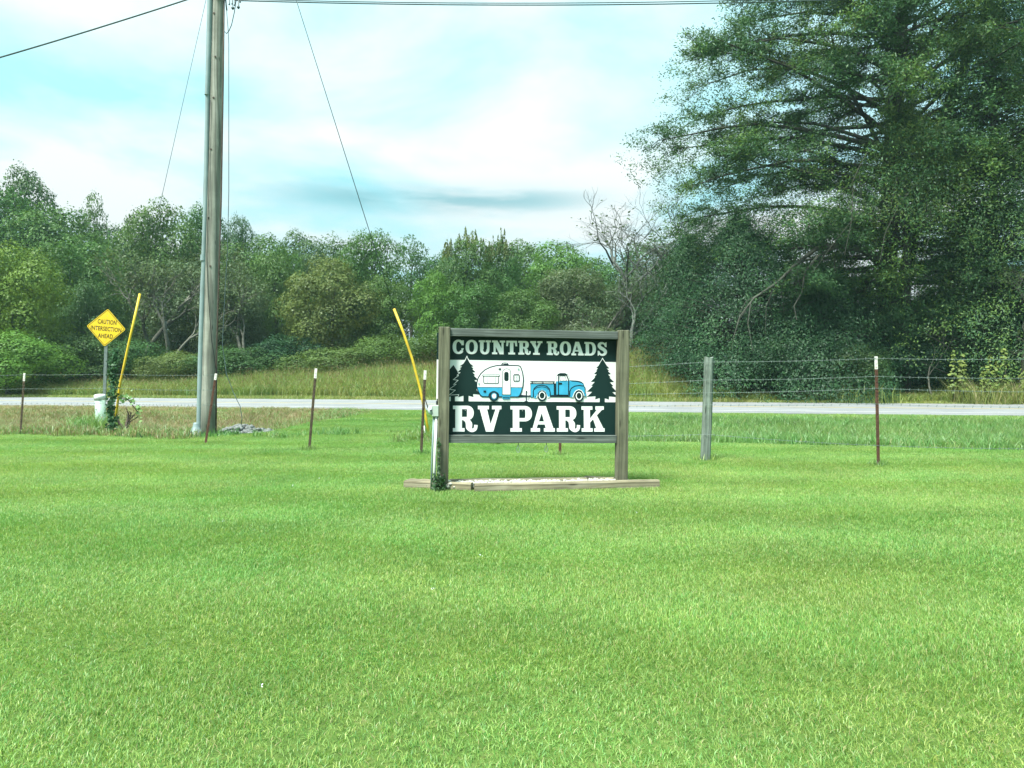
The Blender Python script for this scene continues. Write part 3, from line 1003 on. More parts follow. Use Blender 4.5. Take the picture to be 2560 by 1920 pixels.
# ---- dim undergrowth filling the depth of the wood
def undergrowth():
    rng = np.random.default_rng(17)
    n = 30000
    x = rng.uniform(-62, 22, n)
    y = rng.uniform(70, 80, n) - .10 * x
    hh = 4.6 + 1.4 * np.sin(x * .31 + 1) + 1.0 * np.sin(x * .83) + .6 * np.sin(x * 1.9 + 2)
    z = hh * rng.random(n) ** .8
    c = np.stack([x + .3 * rng.normal(0, 1, n), y, terrain(x, y) + z], -1)
    l = .48 * rng.uniform(.6, 1.3, n)
    V, Fq = rhombs(c, rng.normal(0, 1, c.shape) + np.array([0, -.7, .3]), rng.normal(0, 1, c.shape), l, l * .7)
    tag(link('wood_undergrowth', np_mesh('wood_undergrowth', V, Fq, L['deep'])), 'dim undergrowth filling the depth of the wood behind the trees', kind='stuff')


undergrowth()

# ---- two broad trees with pointed olive shoots on top, above the sign
def shoot_tree(px, ty, w, d, kind, seed, lb):
    e = tree(px, ty + 26, w, d, kind, L['mid'], lb, 'tree', 'tree', G_BACK)
    rng = np.random.default_rng(seed)
    k = e.scale[0]; kz = e.scale[2]
    hh, rr = BASE[kind][2], BASE[kind][3]
    cs, ns, ts = [], [], []
    for i in range(26):
        a = rng.random() * 6.283; q = rr * .62 * math.sqrt(rng.random())
        z0 = hh * (.99 - .30 * (q / rr) ** 2) - .9
        h = rng.uniform(.9, 1.9) * (1 - .5 * q / rr)
        m = 60
        f = rng.random(m)
        rad = .34 * (1 - f) + .03
        aa = rng.random(m) * 6.283
        cs.append(np.stack([q * math.cos(a) + rad * np.cos(aa), q * math.sin(a) + rad * np.sin(aa), z0 + h * f], -1))
        ns.append(np.stack([np.cos(aa), np.sin(aa), .4 + 0 * aa], -1) + rng.normal(0, .4, (m, 3)))
        ts.append(rng.normal(0, .4, (m, 3)) + np.array([0, 0, 1.]))
    c = np.concatenate(cs); n = np.concatenate(ns); t = np.concatenate(ts)
    l = .22 * rng.uniform(.6, 1.3, len(c))
    V, Fq = rhombs(c, n, t, l, l * .5)
    link('shoots', np_mesh('shoots', V, Fq, L['olive']), e)


shoot_tree(1165, 566, 210, 66, 'round1', 91, 'broad tree with pointed olive shoots on top above the left half of the sign')
shoot_tree(1250, 574, 170, 68, 'round4', 92, 'broad tree with pointed olive shoots on top above the middle of the sign')


# ---- bare and half-bare trees
def grow(mb, rng, p, d, ln, r, depth, tips, spread=.55, up=.12, bend=.16, kids=(2, 3), shrink=.74):
    pts = [p]; q = p.copy(); dd = d.copy()
    ns = 3
    for i in range(ns):
        dd = (dd + Vector(rng.normal(0, bend, 3)) + Vector((0, 0, up * .3))).normalized()
        q = q + dd * (ln / ns)
        pts.append(q.copy())
    mb.tube(pts, [r, r * .9, r * .78, r * .66], 6 if depth > 3 else 4 if depth > 1 else 3, cap=False)
    if depth == 0:
        tips.append((q.copy(), dd.copy()))
        return
    nk = int(rng.integers(kids[0], kids[1] + 1))
    for k in range(nk):
        ax = dd.orthogonal().normalized()
        ax.rotate(Matrix.Rotation(rng.random() * 6.283, 3, dd))
        ang = spread * (0.35 + .9 * rng.random()) if k or nk > 2 else spread * .45
        nd = dd.copy(); nd.rotate(Matrix.Rotation(ang, 3, ax))
        src = pts[-1] if k < 2 else pts[-2]
        grow(mb, rng, src.copy(), nd, ln * shrink * rng.uniform(.8, 1.15), r * (.66 if k == 0 else .55), depth - 1, tips, spread, up, bend, kids, shrink)


def bare_tree(px, top_y, d, seed, label, mat, leaf, nleaf, depth=6, lnf=.25, spread=.55, kids=(2, 3), lean=(0, 0), base_r=.22, lsize=.2, group=None):
    rng = np.random.default_rng(seed)
    x = (px - 1280) * d / F; z0 = tz(x, d)
    H = EYE + (HZ - top_y) * d / F - z0
    mb = MB(); tips = []
    grow(mb, rng, Vector((0, 0, -.2)), Vector((lean[0], lean[1], 1)).normalized(), H * lnf, base_r, depth, tips, spread, .12, .16, kids)
    zmax = max(v[2] for v in mb.v)
    k = H / zmax
    mb.v = [(a * k, b * k, c * k) for a, b, c in mb.v]
    e = empty('bare_tree', (x, d, z0)); tag(e, label, 'tree', group)
    mb.build('trunk', mat, e)
    if nleaf:
        T = np.array([t[0][:] for t in tips]) * k
        i = rng.integers(0, len(T), nleaf)
        c = T[i] + rng.normal(0, .28, (nleaf, 3))
        n = rng.normal(0, 1, c.shape); t = rng.normal(0, 1, c.shape)
        Ls = lsize * rng.uniform(.6, 1.3, nleaf)
        V, Fq = rhombs(c, n, t, Ls, Ls * .6)
        link('crown', np_mesh('thin_crown', V, Fq, leaf), e)
    return e


bt0 = bare_tree(1585, 462, 54, 11, 'tall leafless grey tree with fine twigs left of the great cedar', M['bark_grey'], L['grey'], 500, 7, .20, .52, (2, 4), (-.03, 0), .145)
bt0.scale = (1.7, 1.7, 1.0)
bare_tree(1570, 640, 50, 12, 'pale dead broken tree under the tall leafless one', M['bark_grey'], L['grey'], 350, 5, .26, .62, (2, 3), (.1, 0), .16)
bare_tree(350, 600, 60, 13, 'grey half bare tree tangled with vines behind the left guy guard', M['bark_pale'], L['grey'], 4200, 6, .22, .6, (2, 3), (0, 0), .2, .22)
bare_tree(440, 660, 56, 14, 'grey twiggy half bare tree left of the pole foot', M['bark_pale'], L['grey'], 2600, 6, .22, .62, (2, 3), (0, 0), .18, .2)
bare_tree(640, 660, 57, 15, 'grey twiggy half bare tree right of the pole', M['bark_pale'], L['grey'], 3600, 6, .22, .62, (2, 3), (0, 0), .18, .2)
bare_tree(1450, 700, 52, 16, 'grey twiggy half bare tree above the right post of the sign', M['bark_pale'], L['grey'], 3000, 6, .22, .62, (2, 3), (0, 0), .15, .2)

# ---- the great cedar
def cedar():
    rng = np.random.default_rng(21)
    d0 = 43.0
    bx = (2216 - 1280) * d0 / F
    z0 = tz(bx, d0)
    e = empty('cedar_tree', (bx, d0, z0))
    tag(e, 'great dark spreading cedar filling the upper right, its limbs showing against the sky', 'tree')
    mb = MB()
    Ht = 28.0
    tp = [Vector((0, 0, -.3)), Vector((.0, 0, 4)), Vector((.12, 0, 8)), Vector((.35, .1, 13)), Vector((.8, .1, 19)), Vector((1.0, 0, 24)), Vector((1.1, 0, Ht))]
    mb.tube(tp, [.62, .52, .5, .48, .42, .25, .05], 12)
    # second stem beside the first
    mb.tube([Vector((.9, .8, -.3)), Vector((1.3, .8, 5)), Vector((2.6, .9, 12)), Vector((5.2, 1.0, 19)), Vector((7.5, 1.0, 25))], [.45, .4, .36, .28, .1], 9)

    def trunk_at(z):
        for a, b in zip(tp, tp[1:]):
            if a.z <= z <= b.z: return a.lerp(b, (z - a.z) / (b.z - a.z))
        return tp[-1]

    prof_z = [2, 5, 7, 9, 10.5, 12.5, 15, 17.5, 19.5, 21.5, 24, 28.5]
    prof_l = [7, 10, 12.0, 13.0, 13.8, 14.6, 15.2, 14.4, 12.8, 11.2, 8.2, 1.5]
    cs, ns, ts, ls = [], [], [], []

    def sprig(p, dr, m, sp, sz):
        k = rng.normal(0, sp, (m, 3)); k[:, 2] *= .62
        cs.append(np.array(p)[None] + k)
        ns.append(rng.normal(0, .75, (m, 3)) + np.array([dr[0] * .5, dr[1] * .5 - .1, .8]))
        ts.append(np.array(dr)[None] * .9 + rng.normal(0, .55, (m, 3)) + k * .8)
        ls.append(sz * rng.uniform(.55, 1.35, m))

    nl = 150
    for i in range(nl):
        f = (i + rng.random()) / nl
        z = 2.6 + (Ht - 3.2) * f ** 1.05
        az = i * 2.399 + rng.normal(0, .3)
        dx, dy = math.cos(az), math.sin(az)
        Lm = float(np.interp(z, prof_z, prof_l)) * rng.uniform(.72, .97)
        Lm *= 0.72 + .28 * abs(dx)
        if dx > 0: Lm *= 0.92
        a = trunk_at(z)
        rise = rng.uniform(-.18, .34) if z > 9 else rng.uniform(-.22, .04)
        r0 = .04 + .0085 * Lm
        pts, rad = [], []
        side = Vector((-dy, dx, 0))
        wob = rng.normal(0, .05)
        for k in range(8):
            g = k / 7
            q = a + Vector((dx, dy, 0)) * (Lm * g) + side * (wob * Lm * math.sin(g * 2.6)) + Vector((0, 0, Lm * (rise * g + .10 * math.sin(g * 3.1) * (1 if z > 9 else .3) + .05 * g * g) + rng.normal(0, .07)))
            pts.append(q); rad.append(r0 * (1 - .88 * g) + .006)
        mb.tube(pts, rad, 6, cap=False)
        # secondary branches carry the sprays
        for k in range(int(13 + Lm * 1.7)):
            g = .24 + .76 * rng.random() ** .8
            j = min(6, int(g * 7)); q = pts[j].lerp(pts[j + 1], g * 7 - j)
            sg = 1 if rng.random() < .5 else -1
            dr = (Vector((dx, dy, 0)) * rng.uniform(.4, 1.1) + side * sg * rng.uniform(.2, 1.0) + Vector((0, 0, rng.uniform(-.55, .75)))).normalized()
            l2 = rng.uniform(.9, 2.7) * (1.15 - .45 * g)
            q2 = q + dr * l2 * .55 + Vector((0, 0, rng.normal(.03, .1))); q3 = q + dr * l2 + Vector((0, 0, rng.normal(-.05, .2)))
            mb.tube([q, q2, q3], [.022, .014, .006], 3, cap=False)
            dens = 0.60 + .60 * g
            for w in range(int(3 + l2 * 2.4)):
                h = .25 + .8 * rng.random()
                p = q.lerp(q2, h / .55) if h < .55 else q2.lerp(q3, min(1.1, (h - .55) / .45))
                if rng.random() < dens * .88:
                    sprig(p, dr, int(15 + 11 * rng.random()), .21, .185)
    # sprays between the limbs, thicker towards the outside of the crown
    for i in range(7600):
        az = rng.random() * 2 * np.pi
        z = rng.uniform(7.0, 26.0)
        lob = 1 + .10 * math.sin(az * 4 + z * 1.1) + .08 * math.sin(z * 2.3 + az * 2)
        rad = float(np.interp(z, prof_z, prof_l)) * (.72 + .28 * abs(math.cos(az))) * lob * (.42 + .54 * rng.random() ** .48)
        dx, dy = math.cos(az), math.sin(az)
        dens = math.sin(rad * 1.1 + z * 1.7) * math.sin(z * 1.15 + az * 5) + rng.normal(0, .5)
        if dens < -.06: continue
        sprig((rad * dx + float(trunk_at(z).x), rad * dy * .9, z), (dx * .6, dy * .6, -.25 + .5 * rng.random()), 28, .25, .18)
    # hanging curtain of lower foliage and inner fill on the near side
    for i in range(2600):
        az = rng.random() * 2 * np.pi
        z = rng.uniform(1.5, 11.0)
        rad = float(np.interp(z, prof_z, prof_l)) * (.48 + .50 * rng.random() ** .6)
        dx, dy = math.cos(az), math.sin(az)
        sprig((rad * dx, rad * dy * .8, z + rng.normal(0, .2)), (dx * .4, dy * .4, -.6), 26, .32, .15)
    # denser brighter spray mass on the right and in the middle, near side
    c = np.concatenate(cs); n = np.concatenate(ns); t = np.concatenate(ts); l = np.concatenate(ls)
    V, Fq = rhombs(c, n, t, l, l * .32)
    bright = (np.sin(c[:, 0] * .9 + 1) * np.sin(c[:, 2] * .8) + rng.normal(0, .5, len(c)) > .55).astype(int)
    o = link('crown', np_mesh('cedar_crown', V, Fq, [L['cedar'], L['cedar_tip']], bright), e)
    mb.build('trunk', M['bark_dark'], e)
    # the old limb that arches down to the left
    ab = MB()
    def w(px, py, dd): return P(px, py, dd) - Vector((bx, d0, z0))
    w_ = w
    def w(px, py, dd): return w_(px, py, dd - 2.3)
    p1 = [w(2205, 660, 42.6), w(2160, 625, 41.6), w(2100, 612, 40.8), w(2040, 622, 40.2), w(1985, 665, 39.8), w(1945, 705, 39.5), w(1885, 745, 39.2), w(1850, 790, 39.0), w(1835, 840, 38.9)]
    ab.tube(p1, [.26, .22, .17, .12, .085, .06, .045, .035, .02], 7, cap=False)
    p2 = [w(2100, 612, 40.8), w(2045, 640, 40.0), w(2012, 680, 39.5), w(2005, 730, 39.2), w(1985, 765, 39.0), w(1992, 800, 38.9)]
    ab.tube(p2, [.10, .08, .055, .04, .03, .02], 6, cap=False)
    for k in range(14):
        a = p1[2 + k % 5].lerp(p1[3 + k % 5], rng.random())
        q = a + Vector((rng.normal(-.3, .5), rng.normal(0, .4), -rng.uniform(.8, 2.6)))
        ab.tube([a, a.lerp(q, .5) + Vector((-.2, 0, .15)), q], [.035, .025, .01], 4, cap=False)
    for k in range(10):                 # pale hanging vines
        vx, vy = rng.uniform(2120, 2420), rng.uniform(380, 620)
        a = w(vx, vy, 37.5 + rng.random()); b = w(vx + rng.normal(-20, 40), vy + rng.uniform(60, 180), 37.5 + rng.random())
        ab.tube([a, a.lerp(b, .5) + Vector((rng.normal(0, .3), 0, 0)), b], [.03, .026, .015], 4, cap=False)
    ab.build('limb', M['limb'], e)['label'] = 'bare pale limbs and vines arching down from the trunk'


cedar()


def spray_tree(px, d, H, Rr, seed, label, mats, n=1500, m=14, name='cedar_tree', zb=1.0, sp=.30, sz=.135, shape='egg', br=.25):
    """evergreen of drooping sprays"""
    rng = np.random.default_rng(seed)
    x = (px - 1280) * d / F; z0 = tz(x, d)
    e = empty(name, (x, d, z0)); tag(e, label, 'tree')
    mb = MB(); mb.tube([(0, 0, -.3), (.1, 0, H * .5), (0, 0, H * .95)], [.3, .2, .04], 8)
    cs, ns, ts = [], [], []
    for i in range(n):
        f = rng.random() ** .9
        z = zb + (H - zb) * f
        prof = (1 - f ** 1.7) ** .75 if shape == 'egg' else (1 - f) ** .7
        az = rng.random() * 6.283
        lob = 1 + .22 * math.sin(az * 3 + z * .9) + .12 * math.sin(az * 7 - z * 2.1)
        rr = Rr * prof * lob * (1 - .55 * rng.random() ** 2.2)
        p = np.array([rr * math.cos(az), rr * math.sin(az), z - .1 * rr])
        if i % 6 == 0: mb.tube([(0, 0, max(.2, z - .3 * rr)), tuple(p * np.array([.5, .5, 1]) - np.array([0, 0, .12 * rr])), tuple(p)], [.05, .035, .01], 4, cap=False)
        k = rng.normal(0, sp, (m, 3))
        cs.append(p + k); ns.append(rng.normal(0, .55, (m, 3)) + np.array([math.cos(az) * 1.2, math.sin(az) * 1.2, .8]))
        ts.append(rng.normal(0, .6, (m, 3)) + np.array([math.cos(az) * .6, math.sin(az) * .6, -.5]))
    c = np.concatenate(cs); nn_ = np.concatenate(ns); t = np.concatenate(ts)
    l = sz * rng.uniform(.55, 1.35, len(c))
    V, Fq = rhombs(c, nn_, t, l, l * .38)
    mi = (np.repeat(rng.random(n) < br, m)).astype(int)
    link('crown', np_mesh('spray_crown', V, Fq, mats, mi), e)
    mb.build('trunk', M['bark_dark'], e)


CC = [L['cedar'], L['cedar_tip']]
spray_tree(2262, 38.5, 15.0, 3.3, 31, 'brighter green slender cedar standing in front of the great cedar trunk', CC, 1000, 30, br=.6, zb=8.5)
spray_tree(2480, 40.0, 21.0, 6.6, 32, 'tall dense cedar at the right edge beside the great cedar', CC, 2500, 32, br=.45)
spray_tree(2640, 44.0, 26.0, 7.0, 36, 'dark cedar cut by the right edge of the frame', CC, 1500, 28, br=.15)
spray_tree(2425, 41.0, 9.4, 3.3, 33, 'rounded bright green cedar low in front of the right trunks', CC, 1700, 30, br=.5, zb=.4)
spray_tree(1850, 41.0, 9.5, 4.8, 34, 'dark low cedar under the left limbs of the great cedar', [L['under'], L['cedar']], 1900, 30, br=.3, zb=.2)
spray_tree(1720, 44.0, 8.6, 3.4, 35, 'small dark cedar behind the tall grass right of the sign', [L['under'], L['cedar']], 1300, 30, br=.3, zb=.2)
spray_tree(2060, 39.5, 6.4, 4.4, 37, 'low dark evergreen beneath the arching limb', [L['under'], L['cedar']], 1600, 30, br=.2, zb=.1)

# ---- understorey bushes along the far edge of the road at the right
G_U = 'dark bushes along the far side of the road under the cedar'
for (px, ty, w, d, k, lf, lb) in [
    (1760, 830, 200, 40.5, 'bush1', L['under'], 'dark bush at the left end of the thicket beside the tall grass'),
    (1880, 840, 230, 39.0, 'bush2', L['under'], 'dark bush behind the wooden fence post'),
    (2010, 820, 240, 38.6, 'bush3', L['under'], 'dark bush below the drooping end of the arching limb'),
    (2130, 850, 230, 38.0, 'bush0', L['deep'], 'dark green bush left of the red steel fence post'),
    (2250, 840, 240, 38.6, 'bush1', L['under'], 'dark bush right of the red steel fence post'),
    (2370, 830, 240, 39.0, 'bush2', L['under'], 'dark bush behind the lime saplings'),
    (2490, 800, 260, 39.0, 'bush3', L['deep'], 'dark bush at the right edge behind the yellow weeds'),
    (2590, 780, 240, 39.2, 'bush0', L['under'], 'dark bush cut by the right edge of the frame'),
    (1950, 760, 260, 43.0, 'bush1', L['under'], 'tall dark bush deep behind the thicket left of the cedar trunk'),
    (2150, 740, 300, 43.5, 'bush3', L['under'], 'tall dark bush deep behind the thicket at the cedar trunk'),
    (2380, 720, 300, 42.5, 'bush2', L['under'], 'tall dark bush deep behind the thicket right of the cedar trunk'),
    (2560, 700, 260, 41.5, 'bush1', L['deep'], 'tall dark bush deep behind the thicket at the right edge')]:
    tree(px, ty, w, d, k, lf, lb, 'bush', 'bush', G_U)

bare_tree(2545, 640, 36.6, 17, 'tangle of bare brown twigs at the right edge of the thicket', M['bark_pale'], L['grey'], 200, 6, .2, .75, (2, 3), (0, 0), .10)
bare_tree(2330, 790, 37.0, 19, 'thin pale stems standing in the dark thicket right of the red post', M['bark_pale'], L['under'], 250, 4, .3, .5, (2, 2), (.1, 0), .05)


def sapling(px, top_y, d, seed, label, stems=2):
    rng = np.random.default_rng(seed)
    x = (px - 1280) * d / F; z0 = tz(x, d)
    H = EYE + (HZ - top_y) * d / F - z0
    e = empty('sapling', (x, d, z0)); tag(e, label, 'sapling', 'lime green saplings by the far side of the road')
    mb = MB(); cs, ns = [], []
    for s in range(stems):
        tx, ty = rng.normal(0, .28), rng.normal(0, .15)
        h = H * (1 - .18 * s)
        path = [Vector((tx * .3, 0, -.1)), Vector((tx * .7, ty * .6, h * .5)), Vector((tx, ty, h))]
        mb.tube(path, [.025, .018, .006], 5)
        for k in range(90):
            f = .28 + .74 * rng.random()
            q = path[0].lerp(path[1], f * 2) if f < .5 else path[1].lerp(path[2], min(1, f * 2 - 1))
            a = rng.random() * 6.283; rr = rng.uniform(.04, .34) * (1.25 - f)
            cs.append((q.x + rr * math.cos(a), q.y + rr * math.sin(a), q.z + rng.normal(0, .06)))
            ns.append((math.cos(a) * .6, math.sin(a) * .6 - .4, .8 + rng.normal(0, .3)))
    c = np.array(cs); n = np.array(ns); l = rng.uniform(.12, .22, len(c))
    V, Fq = rhombs(c, n, rng.normal(0, 1, c.shape), l, l * .8)
    link('crown', np_mesh('sapling_leaves', V, Fq, L['lime']), e)
    mb.build('trunk', M['bark'], e)


sapling(2388, 882, 34.9, 51, 'lime green sapling nearest the red steel post', 2)
sapling(2420, 890, 34.8, 52, 'second lime green sapling from the red steel post', 2)
sapling(2470, 884, 34.7, 53, 'broad lime green sapling in the middle of its row', 3)
sapling(2524, 872, 34.5, 54, 'slender tallest lime green sapling near the right edge', 1)
sapling(2556, 910, 34.4, 55, 'short lime green sapling cut by the right edge', 2)


def weed_clump(name, label, px, py, d_, n, h0, h1, rad, mats, probs, seed, lean=.35, curl=.8, w=.02, kind='stuff', cat=None):
    rng = np.random.default_rng(seed)
    o = blades(rng, n, rad, h0, h1, w, lean, curl, mats, probs)
    o.name = name; o.data.name = name
    COL.objects.link(o)
    x = (px - 1280) * d_ / F
    o.location = (x, d_, tz(x, d_))
    tag(o, label, cat, kind=kind)
    return o


weed_clump('tall_weeds', 'tall straw coloured weeds by the road under the lime saplings', 2460, 0, 34.7, 900, .5, 1.5, 1.5, [L['straw'], L['lime'], L['field']], [.30, .45, .25], 61)
weed_clump('tall_weeds', 'straw coloured weeds by the road at the right edge', 2560, 0, 34.3, 700, .5, 1.5, 1.2, [L['straw'], L['lime'], L['field']], [.35, .35, .3], 62)
weed_clump('tall_weeds', 'sparse green weeds by the road below the red steel post', 2160, 0, 35.6, 420, .3, 1.2, 1.6, [L['under'], L['lime'], L['field']], [.5, .3, .2], 63)
weed_clump('grass_clump', 'clump of long green grass round the pale capped pedestal', 228, 0, 18.6, 900, .30, .80, .55, [L['rough'], L['lawn_b']], [.7, .3], 64, .45, 1.0, .014)
weed_clump('grass_clump', 'long green grass right of the pale capped pedestal', 268, 0, 18.0, 500, .25, .65, .35, [L['rough'], L['lawn_b']], [.7, .3], 65, .45, 1.0, .013)
weed_clump('grass_clump', 'green grass tuft round the foot of the utility pole', 528, 0, 16.9, 900, .08, .26, .65, [L['rough'], L['lawn_b'], L['ivy']], [.6, .25, .15], 66, .5, .8, .012)
weed_clump('grass_clump', 'low dark grass between the dead shrub and the pole', 400, 0, 17.0, 700, .08, .26, .9, [L['rough'], L['ivy']], [.6, .4], 67, .5, .8, .012)
weed_clump('grass_clump', 'grass tuft at the foot of the wooden fence post', 1766, 0, gd(1150) + .02, 260, .06, .17, .22, [L['rough'], L['lawn']], [.6, .4], 68, .4, .6, .008)

for (px, py, sd_, lb) in ((773, 1126, 90, 'untrimmed tuft added to darken the foot of the steel post halfway to the pole'), (1053, 1134, 91, 'untrimmed tuft added to darken the foot of the steel post left of the sign'), (1400, 1138, 92, 'untrimmed tuft added to darken the foot of the steel post behind the sign'), (2196, 1163, 93, 'untrimmed tuft added to darken the foot of the right steel post'), (51, 1086, 94, 'untrimmed tuft added to darken the foot of the far left steel post')):
    weed_clump('shade_tuft', lb, px, 0, gd(py), 200, .05, .15, .16, [L['rough'], L['lawn_b']], [.7, .3], sd_, .45, .6, .006)  # tufts added so the post feet read darker, as if in shadow


def clover():
    rng = np.random.default_rng(44)
    cs = []
    for i in range(7):
        d = 2.6 + 9 * rng.random() ** 1.3; x = rng.uniform(-.7, .7) * d
        m = 9
        cs.append(np.array([x, d, tz(x, d) + .055]) + rng.normal(0, .005, (m, 3)))
    c = np.concatenate(cs)
    l = .008 * rng.uniform(.7, 1.3, len(c))
    V, Fq = rhombs(c, rng.normal(0, 1, c.shape) + np.array([0, -.3, 1]), rng.normal(0, 1, c.shape), l, l * .6)
    tag(link('clover_flowers', np_mesh('clover_flowers', V, Fq, M['sign_white'])), 'scattered tiny white clover heads in the lawn', kind='stuff')


clover()

# ================================================================== the sign
sx = SIGN_B - SIGN_A
SL = float(np.linalg.norm(sx))
sign = empty('entrance_sign', (SIGN_A[0], SIGN_A[1], 0.0), (0, R(0.75), math.atan2(sx[1], sx[0])))
tag(sign, 'large wooden framed campground sign reading COUNTRY ROADS RV PARK on the lawn', 'sign')
PW = .068


def wood_post(name, x, h):
    mb = MB()
    mb.box((-PW, -PW, -.25), (PW, PW, h), bev=.006)
    return mb.build(name, M['post_wood'], sign, (x, 0, 0))


wood_post('post', 0, 1.970)
wood_post('post', SL, 1.975)
x0, x1 = PW + .002, SL - PW - .002
mb = MB(); mb.box((x0, -.030, 1.862), (x1, .060, 1.958), bev=.004); mb.build('rail', M['rail_wood'], sign)
mb = MB(); mb.box((x0, -.030, .566), (x1, .060, .660), bev=.004); mb.build('rail', M['rail_wood'], sign)
PZ0, PZ1, PY = .600, 1.905, .0705
mb = MB(); mb.box((-PW - .020, PY, PZ0), (SL + PW + .008, PY + .018, PZ1))
panel = mb.build('sign_panel', M['sign_dark'], sign)


def uv(sxp, syp):
    """photo pixel on the sign face -> panel x, z"""
    f = (syp - 841) / 246.0
    xl = 1123 - 1.6 * f; xr = 1546.6 - 7.1 * f
    u = (sxp - xl) / (xr - xl)
    yt = 840 + 3 * u; yb = 1087.4 - 3 * u
    v = (syp - yt) / (yb - yt)
    return x0 + u * (x1 - x0), 1.862 - v * (1.862 - .660)


def A(x, y): return uv(1110 + x / 9.217, 840 + y / 9.217)
def B(x, y): return uv(1320 + x / 9.217, 840 + y / 9.217)
def Q(x, y): return uv(1000 + x / 3.253, 780 + y / 3.253)


class Art:
    """flat print: every piece sits a hair in front of the one before"""
    def __init__(self, base, step=.00022):
        self.mb = MB(); self.y = PY - base; self.step = step; self.mats = []

    def mi(self, m):
        if m not in self.mats: self.mats.append(m)
        return self.mats.index(m)

    def add(self, pts, m):
        y = self.y
        self.mb.poly(pts, self.mi(m), lambda a, b: (a, y, b))
        self.y -= self.step

    def stroke(self, pts, w, m, closed=False):
        n = len(pts)
        V2 = [Vector(p) for p in pts]
        lft, rgt = [], []
        for i in range(n):
            a = V2[(i - 1) % n] if (closed or i > 0) else None
            b = V2[(i + 1) % n] if (closed or i < n - 1) else None
            d1 = (V2[i] - a).normalized() if a is not None else None
            d2 = (b - V2[i]).normalized() if b is not None else None
            if d1 is None: d1 = d2
            if d2 is None: d2 = d1
            n1 = Vector((-d1.y, d1.x)); n2 = Vector((-d2.y, d2.x))
            nb = (n1 + n2)
            nb = nb.normalized() if nb.length > 1e-6 else n1
            k = 1.0 / max(.45, nb.dot(n1))
            lft.append(V2[i] + nb * w * .5 * k); rgt.append(V2[i] - nb * w * .5 * k)
        base = len(self.mb.v)
        for a, b in zip(lft, rgt):
            self.mb.v += [(a.x, self.y, a.y), (b.x, self.y, b.y)]
        mi = self.mi(m)
        for i in range(n if closed else n - 1):
            j = (i + 1) % n
            self.mb.face((base + 2 * i, base + 2 * i + 1, base + 2 * j + 1, base + 2 * j), mi)
        self.y -= self.step

    def build(self, name, label=None):
        o = self.mb.build(name, self.mats, panel)
        if label: o['label'] = label
        return o


def ell(fn, cx, cy_, rx, ry, n=28, a0=0, a1=360):
    return [fn(cx + rx * math.cos(R(a0 + (a1 - a0) * i / n)), cy_ + ry * math.sin(R(a0 + (a1 - a0) * i / n))) for i in range(n + (0 if a1 - a0 == 360 else 1))]


def rrect(fn, xa, ya, xb, yb, r, n=5):
    o = []
    for cx, cyy, a in ((xb - r, ya + r, -90), (xb - r, yb - r, 0), (xa + r, yb - r, 90), (xa + r, ya + r, 180)):
        for i in range(n + 1):
            t = R(a + 90 * i / n); o.append(fn(cx + r * math.cos(t), cyy + r * math.sin(t)))
    return o


def mp_(fn, pts): return [fn(*p) for p in pts]


UA = (A(1000, 800)[0] - A(0, 800)[0]) / 1000      # metres per crop pixel
DK, WH, BL, NV, GY = M['sign_dark'], M['sign_white'], M['sign_blue'], M['sign_navy'], M['sign_grey']
# white middle band, running on behind the posts
a = Art(.0006)
zt, zb_ = A(600, 549)[1], A(600, 1502)[1]
zt2, zb2 = B(1500, 551)[1], B(1500, 1489)[1]
a.add([(-PW - .0195, zb_ - .002), (SL + PW + .0075, zb2), (SL + PW + .0075, zt2), (-PW - .0195, zt + .002)], WH)
a.build('white_band')

PINE_L = [(510, 470), (475, 560), (430, 630), (350, 688), (402, 695), (350, 742), (378, 753), (300, 825), (368, 832), (300, 898), (332, 905), (215, 1000), (324, 1015), (222, 1108), (278, 1106), (122, 1228), (260, 1245), (122, 1358), (335, 1345), (315, 1412), (435, 1375), (435, 1506)]
PINE_R = [(553, 1506), (553, 1375), (665, 1405), (655, 1335), (815, 1345), (735, 1240), (735, 1060), (682, 1012), (745, 1002), (740, 970), (668, 905), (702, 893), (640, 832), (712, 822), (636, 757), (664, 740), (610, 702), (664, 688), (590, 630), (545, 560)]
a = Art(.0020)
a.add(mp_(A, [(96, 792), (203, 662), (292, 800), (330, 860), (340, 1385), (242, 1400), (242, 1506), (145, 1506), (145, 1400), (90, 1412)]), DK)
a.stroke(mp_(A, PINE_L[7:20]), 22 * UA, WH)
a.stroke(mp_(A, [(462, 560), (490, 510), (510, 462), (530, 510), (562, 560)]), 20 * UA, WH)
a.add(mp_(A, PINE_L + PINE_R), DK)
a.build('pine_print', 'dark pine silhouettes printed at the left of the white band')

RP_L = [(1758, 482), (1700, 570), (1660, 640), (1600, 695), (1647, 700), (1597, 752), (1624, 760), (1545, 835), (1614, 840), (1555, 905), (1574, 912), (1468, 1018), (1566, 1022), (1475, 1110), (1517, 1115), (1375, 1248), (1500, 1252), (1370, 1370), (1577, 1355), (1567, 1430), (1677, 1395), (1672, 1492)]
RP_R = [(1798, 1492), (1798, 1400), (1898, 1430), (1900, 1355), (2085, 1368), (2085, 1345), (1980, 1257), (2085, 1245), (1968, 1120), (2012, 1112), (1923, 1025), (2028, 1018), (1918, 915), (1947, 908), (1885, 845), (1957, 835), (1883, 765), (1912, 755), (1856, 706), (1918, 700), (1860, 640), (1815, 570)]
a = Art(.0020)
a.stroke(mp_(B, [(1700, 568), (1730, 520), (1758, 472), (1786, 520), (1820, 568)]), 20 * UA, WH)
a.add(mp_(B, RP_L + RP_R), DK)
a.build('pine_print', 'dark pine silhouette printed at the right of the white band')

